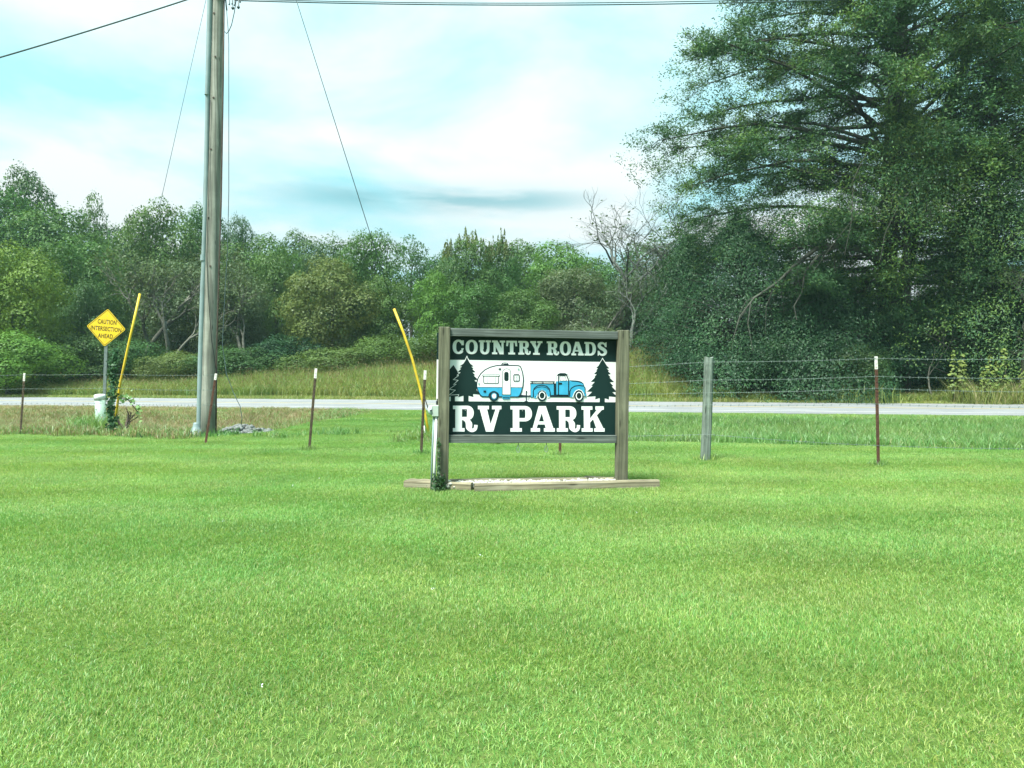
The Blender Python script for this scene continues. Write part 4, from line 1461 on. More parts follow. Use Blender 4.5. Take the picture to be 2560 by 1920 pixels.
# travel trailer
TR = [(737, 1170), (741, 1060), (768, 960), (832, 855), (930, 765), (1050, 705), (1180, 670), (1300, 660), (1480, 658), (1690, 662), (1735, 675), (1765, 725), (1797, 830), (1815, 980), (1802, 1130), (1772, 1260), (1735, 1345), (1695, 1388), (1250, 1392), (1000, 1392), (870, 1390), (822, 1362), (778, 1285), (746, 1205)]
a = Art(.0060)
a.add(mp_(A, [(1720, 1335), (1985, 1360), (1985, 1378), (1700, 1402)]), NV)
a.add(mp_(A, [(1868, 1262), (1892, 1250), (1892, 1482), (1915, 1482), (1915, 1503), (1840, 1503), (1840, 1482), (1868, 1482)]), NV)
a.add(ell(A, 1886, 1265, 20, 20, 12), NV)
a.stroke(mp_(A, [(1945, 1330), (1945, 1420), (1925, 1445), (1908, 1430)]), 10 * UA, NV)
a.add(mp_(A, [(1298, 660), (1305, 630), (1330, 605), (1385, 592), (1440, 600), (1470, 628), (1480, 660)]), NV)
a.stroke(mp_(A, [(1335, 645), (1350, 620), (1400, 608), (1430, 618)]), 9 * UA, WH)
a.add(mp_(A, TR), WH)
a.add(mp_(A, [(740, 1175), (1790, 1172), (1772, 1260), (1735, 1345), (1695, 1386), (870, 1388), (822, 1360), (778, 1285), (746, 1205)]), BL)
a.stroke(mp_(A, [(742, 1173), (1790, 1170)]), 12 * UA, NV)
a.stroke(mp_(A, TR), 24 * UA, NV, True)
a.add(mp_(A, [(1000, 1402), (1008, 1345), (1035, 1300), (1070, 1276), (1190, 1276), (1228, 1298), (1252, 1340), (1260, 1402)]), NV)
a.add(ell(A, 1130, 1378, 112, 122), NV)
a.add(ell(A, 1135, 1374, 66, 76), BL)
a.add(ell(A, 1135, 1374, 55, 64), NV)
a.add(ell(A, 1135, 1374, 47, 56), WH)
a.add(ell(A, 1135, 1366, 10, 12, 10), GY)
a.add(mp_(A, [(1325, 1385), (1500, 1385), (1500, 1445), (1328, 1445)]), BL)
a.add(mp_(A, [(1345, 1400), (1490, 1400), (1505, 1428), (1335, 1428)]), NV)
door = [(1325, 1340), (1330, 820), (1345, 775), (1385, 745), (1430, 738), (1475, 748), (1508, 780), (1520, 825), (1517, 1340)]
a.add(mp_(A, door), WH)
a.stroke(mp_(A, door), 13 * UA, NV, True)
a.add(rrect(A, 1368, 808, 1472, 1028, 46), DK)
a.add(ell(A, 1362, 1046, 11, 13, 10), NV)
a.stroke(rrect(A, 895, 890, 1238, 1080, 28), 15 * UA, NV, True)
a.add(mp_(A, [(868, 908), (880, 872), (1254, 872), (1266, 908)]), WH)
a.stroke(mp_(A, [(868, 908), (880, 872), (1254, 872), (1266, 908)]), 10 * UA, NV, True)
a.stroke(mp_(A, [(968, 925), (978, 1065)]), 7 * UA, GY)
a.stroke(mp_(A, [(1166, 925), (1158, 1065)]), 7 * UA, GY)
a.stroke(rrect(A, 1590, 870, 1716, 1022, 22), 20 * UA, NV, True)
a.stroke(mp_(A, [(1640, 890), (1658, 960), (1650, 1010)]), 7 * UA, GY)
a.stroke(mp_(A, [(1672, 890), (1662, 960), (1668, 1010)]), 7 * UA, GY)
a.add(rrect(A, 1238, 728, 1298, 764, 8), DK)
a.add(rrect(A, 1680, 724, 1724, 768, 10), GY)
a.add(rrect(A, 770, 1074, 808, 1116, 8), GY)
a.add(rrect(A, 890, 1248, 952, 1290, 8), NV)
a.build('trailer_print', 'white and blue rounded travel trailer printed on the band')

# pickup truck
a = Art(.0060)
a.add(mp_(B, [(0, 1350), (60, 1350), (60, 1376), (0, 1376)]), NV)
a.add(mp_(B, [(480, 1320), (985, 1318), (985, 1382), (480, 1386)]), NV)
a.add(mp_(B, [(580, 1070), (650, 1070), (650, 1382), (580, 1382)]), NV)
a.add(mp_(B, [(48, 1080), (588, 1080), (588, 1335), (510, 1338), (48, 1395)]), BL)
a.stroke(mp_(B, [(48, 1080), (48, 1396), (112, 1396)]), 10 * UA, NV)
a.add(mp_(B, [(38, 1015), (616, 1015), (616, 1037), (38, 1037)]), NV)
a.add(mp_(B, [(28, 1067), (645, 1067), (645, 1087), (28, 1087)]), NV)
for q in (86, 335, 586):
    a.add(mp_(B, [(q - 12, 1034), (q + 12, 1034), (q + 12, 1070), (q - 12, 1070)]), NV)
fend = [(112, 1385), (108, 1260), (132, 1185), (200, 1130), (310, 1112), (420, 1132), (480, 1192), (502, 1270), (508, 1372)]
a.add(mp_(B, fend + [(440, 1395), (420, 1330), (380, 1255), (313, 1225), (245, 1255), (210, 1330), (180, 1410), (140, 1415)]), BL)
a.stroke(mp_(B, fend), 24 * UA, NV)
a.stroke(mp_(B, [(135, 1215), (200, 1165), (310, 1148), (410, 1165), (465, 1215)]), 16 * UA, NV)
a.stroke(mp_(B, [(180, 1408), (212, 1330), (245, 1262), (313, 1228), (380, 1258), (418, 1330), (442, 1392), (495, 1380)]), 16 * UA, WH)
a.add(ell(B, 313, 1358, 108, 128), NV)
a.add(ell(B, 313, 1350, 78, 94), WH)
a.add(ell(B, 313, 1350, 57, 72), DK)
a.add(ell(B, 155, 1375, 9, 10, 10), NV)
# cab
a.add(mp_(B, [(640, 1020), (655, 890), (690, 845), (740, 824), (860, 824), (915, 852), (955, 920), (975, 1000), (640, 1020)][:-1]), WH)
a.stroke(mp_(B, [(642, 1020), (655, 890)]), 8 * UA, NV)
a.stroke(mp_(B, [(915, 855), (955, 920), (975, 1000)]), 8 * UA, NV)
a.add(mp_(B, [(655, 888), (690, 843), (740, 822), (860, 822), (912, 850), (918, 868), (890, 868), (878, 886), (680, 886)]), DK)
a.add(mp_(B, [(640, 1018), (945, 1000), (945, 1325), (640, 1325)]), BL)
a.stroke(mp_(B, [(643, 1020), (643, 1325)]), 10 * UA, NV)
# bonnet and front wing
hood = [(940, 1000), (1010, 994), (1150, 1000), (1235, 1020), (1288, 1062), (1308, 1125), (1318, 1180), (1325, 1260), (1340, 1350), (1300, 1352), (1275, 1275), (1240, 1225), (1180, 1200), (1110, 1225), (1065, 1290), (1030, 1385), (965, 1375), (940, 1340)]
a.add(mp_(B, hood), BL)
a.stroke(mp_(B, [(960, 998), (1010, 994), (1150, 1000), (1235, 1020), (1288, 1062), (1308, 1125), (1322, 1200), (1330, 1300)]), 12 * UA, NV)
a.stroke(mp_(B, [(1000, 1008), (1130, 1014), (1230, 1036), (1285, 1065)]), 18 * UA, NV)
a.stroke(mp_(B, [(962, 1360), (966, 1250), (1000, 1175), (1080, 1125), (1190, 1106), (1312, 1122)]), 24 * UA, NV)
a.stroke(mp_(B, [(1320, 1140), (1340, 1165), (1338, 1200), (1325, 1230)]), 12 * UA, NV)
a.add(rrect(B, 1305, 1285, 1352, 1358, 18), BL)
a.stroke(rrect(B, 1305, 1285, 1352, 1358, 18), 9 * UA, NV, True)
a.stroke(mp_(B, [(700, 870), (698, 1325)]), 24 * UA, NV)
a.stroke(mp_(B, [(890, 868), (925, 950), (940, 1010), (936, 1325)]), 26 * UA, NV)
a.stroke(mp_(B, [(730, 890), (735, 1005), (890, 1002), (855, 890)]), 10 * UA, NV, True)
a.stroke(mp_(B, [(790, 895), (815, 995)]), 6 * UA, GY)
a.add(rrect(B, 695, 1046, 785, 1090, 20), DK)
a.stroke(mp_(B, [(1028, 1385), (1065, 1290), (1110, 1228), (1180, 1202), (1245, 1228), (1285, 1290), (1300, 1350)]), 15 * UA, WH)
a.add(ell(B, 1180, 1356, 110, 132), NV)
a.add(ell(B, 1180, 1350, 77, 94), WH)
a.add(ell(B, 1180, 1348, 56, 72), DK)
a.build('truck_print', 'light blue old pickup truck printed on the band')


# ---- slab serif lettering
def ering(cx, cy_, ro, so, ri, si, a0, a1, n=26, p=2.3):
    def se(rx, ry, t):
        c, s = math.cos(t), math.sin(t)
        return cx + rx * math.copysign(abs(c) ** (2 / p), c), cy_ + ry * math.copysign(abs(s) ** (2 / p), s)
    o = [se(ro, so, R(a0 + (a1 - a0) * i / n)) for i in range(n + 1)]
    i_ = [se(ri, si, R(a0 + (a1 - a0) * i / n)) for i in range(n + 1)]
    return [[o[k], o[k + 1], i_[k + 1], i_[k]] for k in range(n)]


def bx(xa, ya, xb, yb): return [(xa, ya), (xb, ya), (xb, yb), (xa, yb)]


def curve_strip(pts, ws, sub=6):
    """polygons along a smooth path with given widths"""
    P2 = [Vector(p) for p in pts]
    out, wo = [], []
    for i in range(len(P2) - 1):
        p0, p1, p2, p3 = P2[max(i - 1, 0)], P2[i], P2[i + 1], P2[min(i + 2, len(P2) - 1)]
        for k in range(sub):
            t = k / sub
            out.append(.5 * ((2 * p1) + (p2 - p0) * t + (2 * p0 - 5 * p1 + 4 * p2 - p3) * t * t + (3 * p1 - p0 - 3 * p2 + p3) * t ** 3))
            wo.append(ws[i] * (1 - t) + ws[i + 1] * t)
    out.append(P2[-1]); wo.append(ws[-1])
    l, r = [], []
    for i, p in enumerate(out):
        d = (out[min(i + 1, len(out) - 1)] - out[max(i - 1, 0)]).normalized()
        n = Vector((-d.y, d.x)) * wo[i] * .5
        l.append(p + n); r.append(p - n)
    return [[tuple(l[i]), tuple(r[i]), tuple(r[i + 1]), tuple(l[i + 1])] for i in range(len(out) - 1)]


def glyph(ch, w, s=.25, t=.14):
    """pieces of a bold slab letter, cap height 1, width w"""
    g = []
    l0, l1 = .09, .09 + s
    if ch == 'O':
        g += ering(w / 2, .5, w / 2, .52, w / 2 - s, .37, 0, 360, 36)
    elif ch == 'C':
        g += ering(w * .53, .5, w * .53, .52, w * .53 - s, .37, 38, 322, 30)
        g.append([(w - .16, .62), (w, .62), (w, .97), (w - .10, .97), (w - .20, .80)])
        g.append([(w - .16, .40), (w, .40), (w * .93, .22), (w * .80, .16), (w * .78, .25)])
    elif ch == 'U':
        g += [bx(l0, .36, l1, 1 - t), bx(0, 1 - t, l1 + .10, 1), bx(w - .10 - s * .72, .36, w - .10, 1 - t), bx(w - .20 - s * .72, 1 - t, w, 1)]
        g += ering((l0 + w - .10) / 2, .36, (w - .10 - l0) / 2, .38, (w - .10 - l0) / 2 - s * .86, .22, 180, 360, 18)
    elif ch == 'N':
        q = s * .62
        g += [bx(.11, t, .11 + q, 1 - t), bx(0, 0, .22 + q, t), bx(w - .11 - q, .0, w - .11, 1 - t), bx(w - .23 - q, 1 - t, w, 1)]
        g.append([(0, 1), (0, 1 - t), (.11, 1 - t), (w - .11 - s * 1.15, 0), (w - .11, 0), (w - .11, .16), (.11 + s * 1.1, 1)])
    elif ch == 'T':
        c = w / 2
        g += [bx(0.02, 1 - t, w - .02, 1), bx(c - s / 2, t, c + s / 2, 1 - t), bx(c - s / 2 - .12, 0, c + s / 2 + .12, t)]
        g.append([(0, .60), (.13, .60), (.18, 1 - t), (.02, 1 - t)]); g.append([(w, .60), (w - .02, 1 - t), (w - .18, 1 - t), (w - .13, .60)])
    elif ch in 'RP':
        g += [bx(l0, t, l1, 1 - t), bx(0, 1 - t, l1, 1), bx(0, 0, l1 + .10, t)]
        bw = w * (.86 if ch == 'R' else 1.0)
        yb = .44 if ch == 'R' else .40
        cyy = (1 + yb) / 2; ry = (1 - yb) / 2
        xx = bw - ry * .95
        g += [bx(l1, 1 - t, xx, 1), bx(l1, yb, xx, yb + t * .95)]
        g += ering(xx, cyy, bw - xx, ry, bw - xx - s * 1.02, ry - t * .95, -90, 90, 18, 2.2)
        if ch == 'R':
            k = s * .98
            g += curve_strip([(l1 + .06, .47), (w * .58, .42), (w * .66, .30), (w * .67, .16), (w * .75, .065), (w * .86, .06), (w * .93, .13), (w * .95, .26)],
                             [.06, k * .75, k, k * .95, k * .62, k * .52, .13, .13])
    elif ch == 'Y':
        c = w / 2
        g += [bx(c - s / 2, t, c + s / 2, .42), bx(c - s / 2 - .12, 0, c + s / 2 + .12, t), bx(0, 1 - t, .43, 1), bx(w - .38, 1 - t, w, 1)]
        g.append([(.06, 1 - t), (.06 + s * 1.22, 1 - t), (c + s * .25, .44), (c + s / 2, .42), (c - s / 2, .42)])
        g.append([(w - .10, 1 - t), (w - .10 - s * .72, 1 - t), (c + s * .05, .50), (c - s * .1, .42), (c + s / 2, .42)])
    elif ch == 'A':
        c = w * .48
        g += [bx(0, 0, .36, t), bx(w - .43, 0, w, t)]
        g.append([(.07, t), (.07 + s * .62, t), (c + .02, .84), (c + .14, 1), (c - .14, 1)])
        g.append([(w - .06, t), (w - .07 - s * 1.15, t), (c - .04, .80), (c - .10, 1), (c + .14, 1)])
        f = .30
        g.append(bx(.07 + .46 * f + s * .3, f - .02, w - .10 - .40 * f - s * .6, f + .10))
    elif ch == 'V':
        c = w * .50
        g += [bx(0, 1 - t, .42, 1), bx(w - .36, 1 - t, w, 1)]
        g.append([(.07, 1 - t), (.07 + s * 1.12, 1 - t), (c + .05, .22), (c + .14, 0), (c - .14, 0)])
        g.append([(w - .07, 1 - t), (w - .07 - s * .62, 1 - t), (c - .01, .16), (c - .08, 0), (c + .14, 0)])
    elif ch == 'D':
        g += [bx(l0, t, l1, 1 - t), bx(0, 1 - t, l1, 1), bx(0, 0, l1, t)]
        xx = w * .50
        g += [bx(l1, 1 - t, xx, 1), bx(l1, 0, xx, t)]
        g += ering(xx, .5, w - xx, .5, w - xx - s, .5 - t, -90, 90, 20, 2.3)
    elif ch == 'S':
        k = s * 1.0
        g += curve_strip([(w * .84, .70), (w * .74, .86), (w * .50, .93), (w * .24, .87), (w * .18, .72), (w * .34, .58), (w * .64, .46), (w * .83, .30), (w * .74, .13), (w * .48, .06), (w * .24, .13), (w * .14, .30)],
                         [.10, .14, .15, .20, k, k, k, k, .20, .15, .14, .10])
        g.append([(w * .80, .64), (w * .96, .64), (w * .96, 1.0), (w * .88, 1.0), (w * .74, .84)])
        g.append([(0, 0), (w * .09, 0), (w * .24, .15), (w * .16, .36), (0, .36)])
    elif ch == 'K':
        g += [bx(l0, t, l1, 1 - t), bx(0, 1 - t, l1 + .10, 1), bx(0, 0, l1 + .10, t), bx(w - .36, 1 - t, w - .02, 1), bx(w - .42, 0, w, t)]
        g.append([(l1, .36), (l1, .52), (w - .30, 1 - t), (w - .09, 1 - t)])
        g.append([(l1 + .12, .50), (l1 + .27, .66), (w - .05, t), (w - .05 - s * 1.15, t)])
    return g


def lettering(name, letters, mapfn, yt, yb, s, t, label):
    """letters: (char, x0, x1) in crop pixels; yt/yb give the cap line and base line"""
    art = Art(.0016, .00003)
    for ch, xa, xb in letters:
        H = yb(xa) - yt(xa)
        w = (xb - xa) / H
        for pc in glyph(ch, w, s, t):
            art.add([mapfn(xa + p[0] * H, yb(xa + p[0] * H) - p[1] * (yb(xa) - yt(xa))) for p in pc], WH)
    art.build(name, label)


AX = 210 * 9.217
ct = (A, lambda x: 78 + 14 * x / 3800, lambda x: 400 + 8 * x / 3800, .255, .14)
lettering('lettering', [('C', 182, 437), ('O', 478, 757), ('U', 782, 1062), ('N', 1088, 1392), ('T', 1415, 1674), ('R', 1698, 1985), ('Y', 1980, 2265)], *ct, 'white slab serif word COUNTRY')
lettering('lettering', [('R', AX + 433, AX + 720), ('O', AX + 740, AX + 1006), ('A', AX + 1012, AX + 1308), ('D', AX + 1326, AX + 1600), ('S', AX + 1640, AX + 1865)], *ct, 'white slab serif word ROADS')
rv = (Q, lambda x: 763 - 7 * (x - 428) / 1240, lambda x: 976 - 12 * (x - 428) / 1240, .25, .135)
lettering('lettering', [('R', 428, 622), ('V', 628, 818)], *rv, 'large white slab serif letters RV')
lettering('lettering', [('P', 892, 1068), ('A', 1058, 1256), ('R', 1272, 1462), ('K', 1478, 1670)], *rv, 'large white slab serif word PARK')
# screws
for q in ((527, 800), (990, 798), (1380, 797)):
    x, z = Q(*q); mb = MB(); mb.tube([(x, PY - .004, z), (x, PY + .002, z)], .006, 8); mb.build('screw', M['steel'], panel)

# hooks hanging under the lower rail
for px, lb in ((1292, 'left wire clip hanging under the lower rail of the sign'), (1362, 'right wire clip hanging under the lower rail of the sign')):
    f = (px - 1106) / (1552.5 - 1106)
    x, y = SIGN_A[0] + sx[0] * f, SIGN_A[1] + sx[1] * f
    e = empty('wire_clip', (x, y, .545)); tag(e, lb, 'clip', 'clips hanging under the sign')
    mb = MB(); mb.tube([(0, 0, .02), (.004, 0, -.02)], .004, 6); mb.build('cord', M['black'], e)
    mb = MB(); mb.tube([(0, 0, -.02), (-.018, 0, -.07), (-.014, 0, -.10), (0, 0, -.112), (.014, 0, -.10), (.016, 0, -.06), (.002, 0, -.022)], .0035, 6)
    mb.build('clip', M['steel'], e)

# ================================================================== timber edging and gravel bed
G_T = 'landscape timbers round the sign bed'


def timber(p0, p1, label, w=.10, h=.092, z=0.0, tilt=0.0):
    a, b = Vector((p0[0], p0[1], 0)), Vector((p1[0], p1[1], 0))
    ln = (b - a).length
    mb = MB(); n = 9; random.seed(hash(label) % 1000 if False else int(ln * 1000))
    # rough-sawn chamfered bar with a slightly wandering edge
    rows = []
    c = .016
    for i in range(n):
        x = ln * i / (n - 1); j = lambda: random.uniform(-.003, .003)
        prof = [(-w / 2, c - .03), (-w / 2, h - c), (-w / 2 + c, h), (w / 2 - c, h), (w / 2, h - c), (w / 2, -.03)]
        rows.append(len(mb.v))
        mb.v += [(x, q[0] + j(), q[1] + j()) for q in prof]
    for r0, r1 in zip(rows, rows[1:]):
        for k in range(5): mb.face((r0 + k, r1 + k, r1 + k + 1, r0 + k + 1))
    mb.face([rows[0] + k for k in range(6)]); mb.face([rows[-1] + k for k in range(6)][::-1])
    o = mb.build('landscape_timber', M['timber'])
    o.location = (a.x, a.y, z); o.rotation_euler = (0, tilt, math.atan2((b - a).y, (b - a).x))
    tag(o, label, 'timber', G_T)
    return o


def gx(px, d): return ((px - 1280) * d / F, d)


timber(gx(1013, 9.12), gx(1180, 8.90), 'short front timber with its cut end at the far left of the sign bed')
timber(gx(1186, 8.82), gx(1646, 9.16), 'long front timber running right past the right sign post')
timber(gx(1022, 9.24), gx(1100, 9.14), 'short timber stub behind the left end of the sign bed')
timber(gx(1124, 9.20), gx(1466, 9.36), 'long back timber of the sign bed seen behind the gravel')
timber(gx(1462, 9.47), gx(1535, 9.34), 'short slanting timber closing the sign bed near the right post')


def stones(name, label, n, place, r0, r1, mat, seed):
    rng = np.random.default_rng(seed)
    ico = [(0, 0, 1), (.894, 0, .447), (.276, .851, .447), (-.724, .526, .447), (-.724, -.526, .447), (.276, -.851, .447), (.724, .526, -.447), (-.276, .851, -.447), (-.894, 0, -.447), (-.276, -.851, -.447), (.724, -.526, -.447), (0, 0, -1)]
    fs = [(0, 1, 2), (0, 2, 3), (0, 3, 4), (0, 4, 5), (0, 5, 1), (1, 6, 2), (2, 7, 3), (3, 8, 4), (4, 9, 5), (5, 10, 1), (2, 6, 7), (3, 7, 8), (4, 8, 9), (5, 9, 10), (1, 10, 6), (6, 11, 7), (7, 11, 8), (8, 11, 9), (9, 11, 10), (10, 11, 6)]
    ico = np.array(ico); fs = np.array(fs)
    Vs, Fs = [], []
    for i in range(n):
        x, y, z = place(rng)
        r = rng.uniform(r0, r1)
        v = ico * (r * rng.uniform(.7, 1.25, (12, 1))) * np.array([1.15, 1, .7])
        a = rng.random() * 6.283
        v = np.stack([v[:, 0] * math.cos(a) - v[:, 1] * math.sin(a), v[:, 0] * math.sin(a) + v[:, 1] * math.cos(a), v[:, 2]], -1)
        Vs.append(v + np.array([x, y, z])); Fs.append(fs + 12 * i)
    o = link(name, np_mesh(name, np.concatenate(Vs), np.concatenate(Fs), mat))
    tag(o, label, kind='stuff')


def bed_place(rng):
    f = rng.uniform(.02, 1.04)
    k = rng.uniform(-.085, .20)
    n = np.array([-sx[1], sx[0]]) / SL
    p = SIGN_A + sx * f + n * k * (1 - .5 * max(0, f - .6))
    return p[0], p[1], rng.uniform(.025, .075)


stones('bed_gravel', 'white limestone gravel inside the timbers under the sign', 2200, bed_place, .012, .026, M['stone'], 71)


def rip_place(rng):
    a, r = rng.random() * 6.283, math.sqrt(rng.random())
    x, d = -7.2 + .62 * r * math.cos(a), 19.8 + 1.8 * r * math.sin(a)
    return x, d, tz(x, d) + rng.uniform(.0, .12) + .34 * (1 - r)


stones('ditch_stones', 'pale broken stones in the ditch right of the utility pole', 420, rip_place, .035, .10, M['riprap'], 72)

# ivy at the foot of the left sign post
def ivy(name, label, pts_fn, n, size, mat, stems, seed, cat='plant', stem_mat=None):
    rng = np.random.default_rng(seed)
    c = np.array([pts_fn(rng) for _ in range(n)])
    ctr = c.mean(0)
    nn_ = rng.normal(0, .7, c.shape) + np.array([0, -1.0, .5])
    l = size * rng.uniform(.6, 1.3, n)
    V, Fq = rhombs(c - ctr * np.array([1, 1, 0]), nn_, rng.normal(0, 1, c.shape), l, l * .85)
    e = empty(name, (ctr[0], ctr[1], 0)); tag(e, label, cat)
    link('leaves', np_mesh('leaves', V, Fq, mat), e)
    mb = MB()
    for s in stems:
        mb.tube([Vector(p) - Vector((ctr[0], ctr[1], 0)) for p in s], [.008 + .004 * (len(s) - i) / len(s) for i in range(len(s))], 5)
    if stems: mb.build('stem', stem_mat or M['bark'], e)
    return e


def ivy_post(rng):
    z = abs(rng.normal(0, .14)) if rng.random() < .75 else rng.uniform(0, .62)
    wv = .085 * (1 - z * .8) + .02
    px = 1097 + 6 * rng.normal(0, 1) * (1.2 if z < .2 else .3)
    x, y = gx(px, 8.83 + rng.normal(0, .035))
    return x, y, z + .01


bsx, bsy = gx(1097, 8.86)
ivy('ivy_plant', 'small dark green creeper climbing the foot of the left sign post', ivy_post, 320, .034, L['ivy'],
    [[(bsx, bsy, -.02), (bsx + .01, bsy, .25), (bsx - .01, bsy + .02, .6)], [(bsx + .03, bsy, -.02), (bsx + .05, bsy - .01, .2)]], 81)

# ================================================================== outlet stand beside the left post
ox, oy = gx(1086, 8.86)
out = empty('outlet_stand', (ox, oy, 0)); tag(out, 'white conduit with a grey weatherproof outlet box beside the left sign post', 'outlet')
mb = MB(); mb.tube([(-.010, 0, -.1), (.004, .04, .5), (.016, .08, .89)], .018, 12); mb.build('conduit', M['pvc'], out)
mb = MB(); mb.tube([(-.045, .012, -.1), (-.030, .05, .5), (-.018, .085, .88)], .010, 10); mb.build('conduit', M['grey_pvc'], out)
mb = MB(); mb.box((-.035, .045, .885), (.048, .13, 1.025), bev=.006)
mb.box((-.030, .038, .892), (.044, .045, 1.018), bev=.002)
mb.tube([(.016, .085, .85), (.016, .085, .89)], .024, 10)
for z in (.90, 1.01): mb.tube([(.052, .06, z), (.062, .06, z)], .008, 6)
mb.build('outlet_box', M['box_grey'], out)
mb = MB()
prof = []
for i in range(8):
    t = i / 7 * math.pi / 2
    prof.append((.060 * math.cos(t) + .004, .055 * math.sin(t)))
mb.lathe(prof, (0, 0, 0), 16)
cov = mb.build('bubble_cover', M['bubble'], out, (-.036, .088, .962)); cov.rotation_euler = (0, R(-90), 0)
mb = MB(); mb.box((-.006, -.005, -.012), (.006, .005, .012)); mb.build('cover_latch', M['black'], cov, (.0, -.065, .01))
mb = MB(); mb.tube([(.022, .09, 1.02), (.023, .09, 1.06), (.024, .095, 1.10)], .007, 8); mb.build('cable', M['black'], out)
mb = MB(); mb.tube([(-.07, .09, .95), (-.09, .09, 1.0), (-.13, .10, 1.12)], .006, 8); mb.build('cable', M['black'], out)

# ================================================================== steel T-posts
G_P = 'steel posts of the wire fence'


def tpost(xt, yt, xb, yb, label, mat, tipm=34, tipfrac=.11):
    d = gd(yb)
    b = P(xb, yb, d); b.z = tz(b.x, b.y)
    t = P(xt, yt, d)
    h = (t - b).length
    e = empty('steel_post', b)
    ax = (t - b).normalized()
    e.rotation_euler = ax.to_track_quat('Z', 'Y').to_euler()
    e.rotation_euler = Vector((0, 0, 1)).rotation_difference(ax).to_euler()
    tag(e, label, 'fence post', G_P)
    zt = h * (1 - tipfrac)

    def tee(mb, z0_, z1):
        mb.box((-.024, -.003, z0_), (.024, .003, z1)); mb.box((-.0032, .0032, z0_), (.0032, .034, z1))
    mb = MB(); tee(mb, -.3, zt)
    z = .12
    while z < zt - .03:
        mb.box((-.007, -.010, z), (.007, -.0032, z + .022)); z += .055
    mb.build('shaft', mat, e)
    mb = MB(); tee(mb, zt + .0005, h)
    for z in (zt + .03, zt + .085):
        if z < h - .02: mb.box((-.007, -.010, z), (.007, -.0032, z + .022))
    mb.build('white_tip', M['tip'], e)
    return b, t


posts = {}
posts['far'] = tpost(61, 933, 51, 1086, 'white tipped steel post at the far left of the fence', M['rust'], tipfrac=.13)
posts['pole'] = tpost(540, 934, 514, 1106, 'reddish steel post leaning against the utility pole', M['rust_red'], tipfrac=.09)
posts['p3'] = tpost(790, 921, 773, 1126, 'white tipped steel post halfway between the pole and the sign', M['rust'], tipfrac=.12)
posts['p4'] = tpost(1063, 926, 1053, 1134, 'white tipped steel post just left of the sign in front of the yellow guard', M['rust'], tipfrac=.11)
posts['p5'] = tpost(1402, 925, 1400, 1138, 'steel post behind the sign, only its foot showing below the rail', M['rust_red'], tipfrac=.11)
posts['p7'] = tpost(2190, 891, 2196, 1163, 'red brown steel post with a clean white tip at the right', M['rust_red'], tipfrac=.118)
off = P(2640, 900, gd(1172))
posts['p8'] = (Vector((off.x, off.y, 0)), off)

# wooden fence post
d = gd(1150)
b = P(1763, 1150, d); t = P(1772, 893, d)
fp = empty('wooden_fence_post', (b.x, b.y, 0), (0, math.atan2(t.x - b.x, t.z - b.z), 0))
tag(fp, 'grey split weathered wooden fence post right of the sign', 'fence post')
mb = MB()
rng = np.random.default_rng(3)
rows = []
nside = 14
for i in range(13):
    f = i / 12
    z = -.3 + (t.z + .3) * f
    rows.append(len(mb.v))
    for k in range(nside):
        a_ = 2 * math.pi * k / nside
        r = .078 * (1 - .06 * f) * (1 + .06 * math.sin(3 * a_ + .5) + .05 * math.sin(5 * a_ + f * 2))
        if k in (10, 11): r *= .80 + .06 * math.sin(f * 9)      # long drying split facing the camera
        mb.v.append((r * math.cos(a_) + .008 * math.sin(f * 3), r * math.sin(a_), z + (.012 * math.sin(a_ * 2 + 1) if i == 12 else 0)))
for r0, r1 in zip(rows, rows[1:]):
    for k in range(nside): mb.face((r0 + k, r0 + (k + 1) % nside, r1 + (k + 1) % nside, r1 + k))
mb.face([rows[-1] + k for k in range(nside)])
mb.build('shaft', M['fence_wood'], fp)
wood_b, wood_t = Vector((b.x, b.y, 0)), t

# ================================================================== barbed wires
G_W = 'barbed wires of the fence'


def barbed(name, pts, label, r=.0026):
    mb = MB()
    path = []
    for a, b in zip(pts, pts[1:]):
        a, b = Vector(a), Vector(b)
        sag = min(.05, .006 * (b - a).length)
        n = 8
        for i in range(n):
            f = i / n
            q = a.lerp(b, f); q.z -= 4 * sag * f * (1 - f)
            path.append(q)
    path.append(Vector(pts[-1]))
    mb.tube(path, r, 5, cap=False)
    tot = 0.0; nxt = .06
    for a, b in zip(path, path[1:]):
        l = (b - a).length
        while nxt < tot + l:
            q = a.lerp(b, (nxt - tot) / l)
            t_ = (b - a).normalized()
            o1 = Vector((0, .3, 1)).normalized() * .020; o2 = Vector((.3, -.6, 1)).normalized() * .018
            mb.tube([q - o1, q + o1], .0024, 3, cap=False)
            mb.tube([q + t_ * .008 - o2, q + t_ * .008 + o2], .0024, 3, cap=False)
            nxt += .125
        tot += l
    o = mb.build(name, M['wire'])
    tag(o, label, 'wire', G_W)


names = ['top barbed wire right of the wooden post', 'second barbed wire from the top right of the wooden post', 'third barbed wire from the top right of the wooden post', 'fourth barbed wire crossing in front of the road right of the sign', 'lowest barbed wire hanging just over the mown edge at the right']
hw = {'wood': [905, 950, 982, 1012, 1086], 'p7': [896, 941, 971, 1010, 1114], 'p5': [923, 963, 985, 1016, 1090], 'p8': [897, 945, 980, 1018, 1122]}
for i, lb in enumerate(names):
    dw, d7, d5, d8 = gd(1150), gd(1163), gd(1138), gd(1172)
    a5, aw = P(1401, hw['p5'][i], d5 - .02), P(1768, hw['wood'][i], dw - .085)
    a7, a8 = P(2191 + i, hw['p7'][i], d7 - .012), P(2640, hw['p8'][i], d8)
    barbed('barbed_wire', [a5, aw, a7, a8], lb)
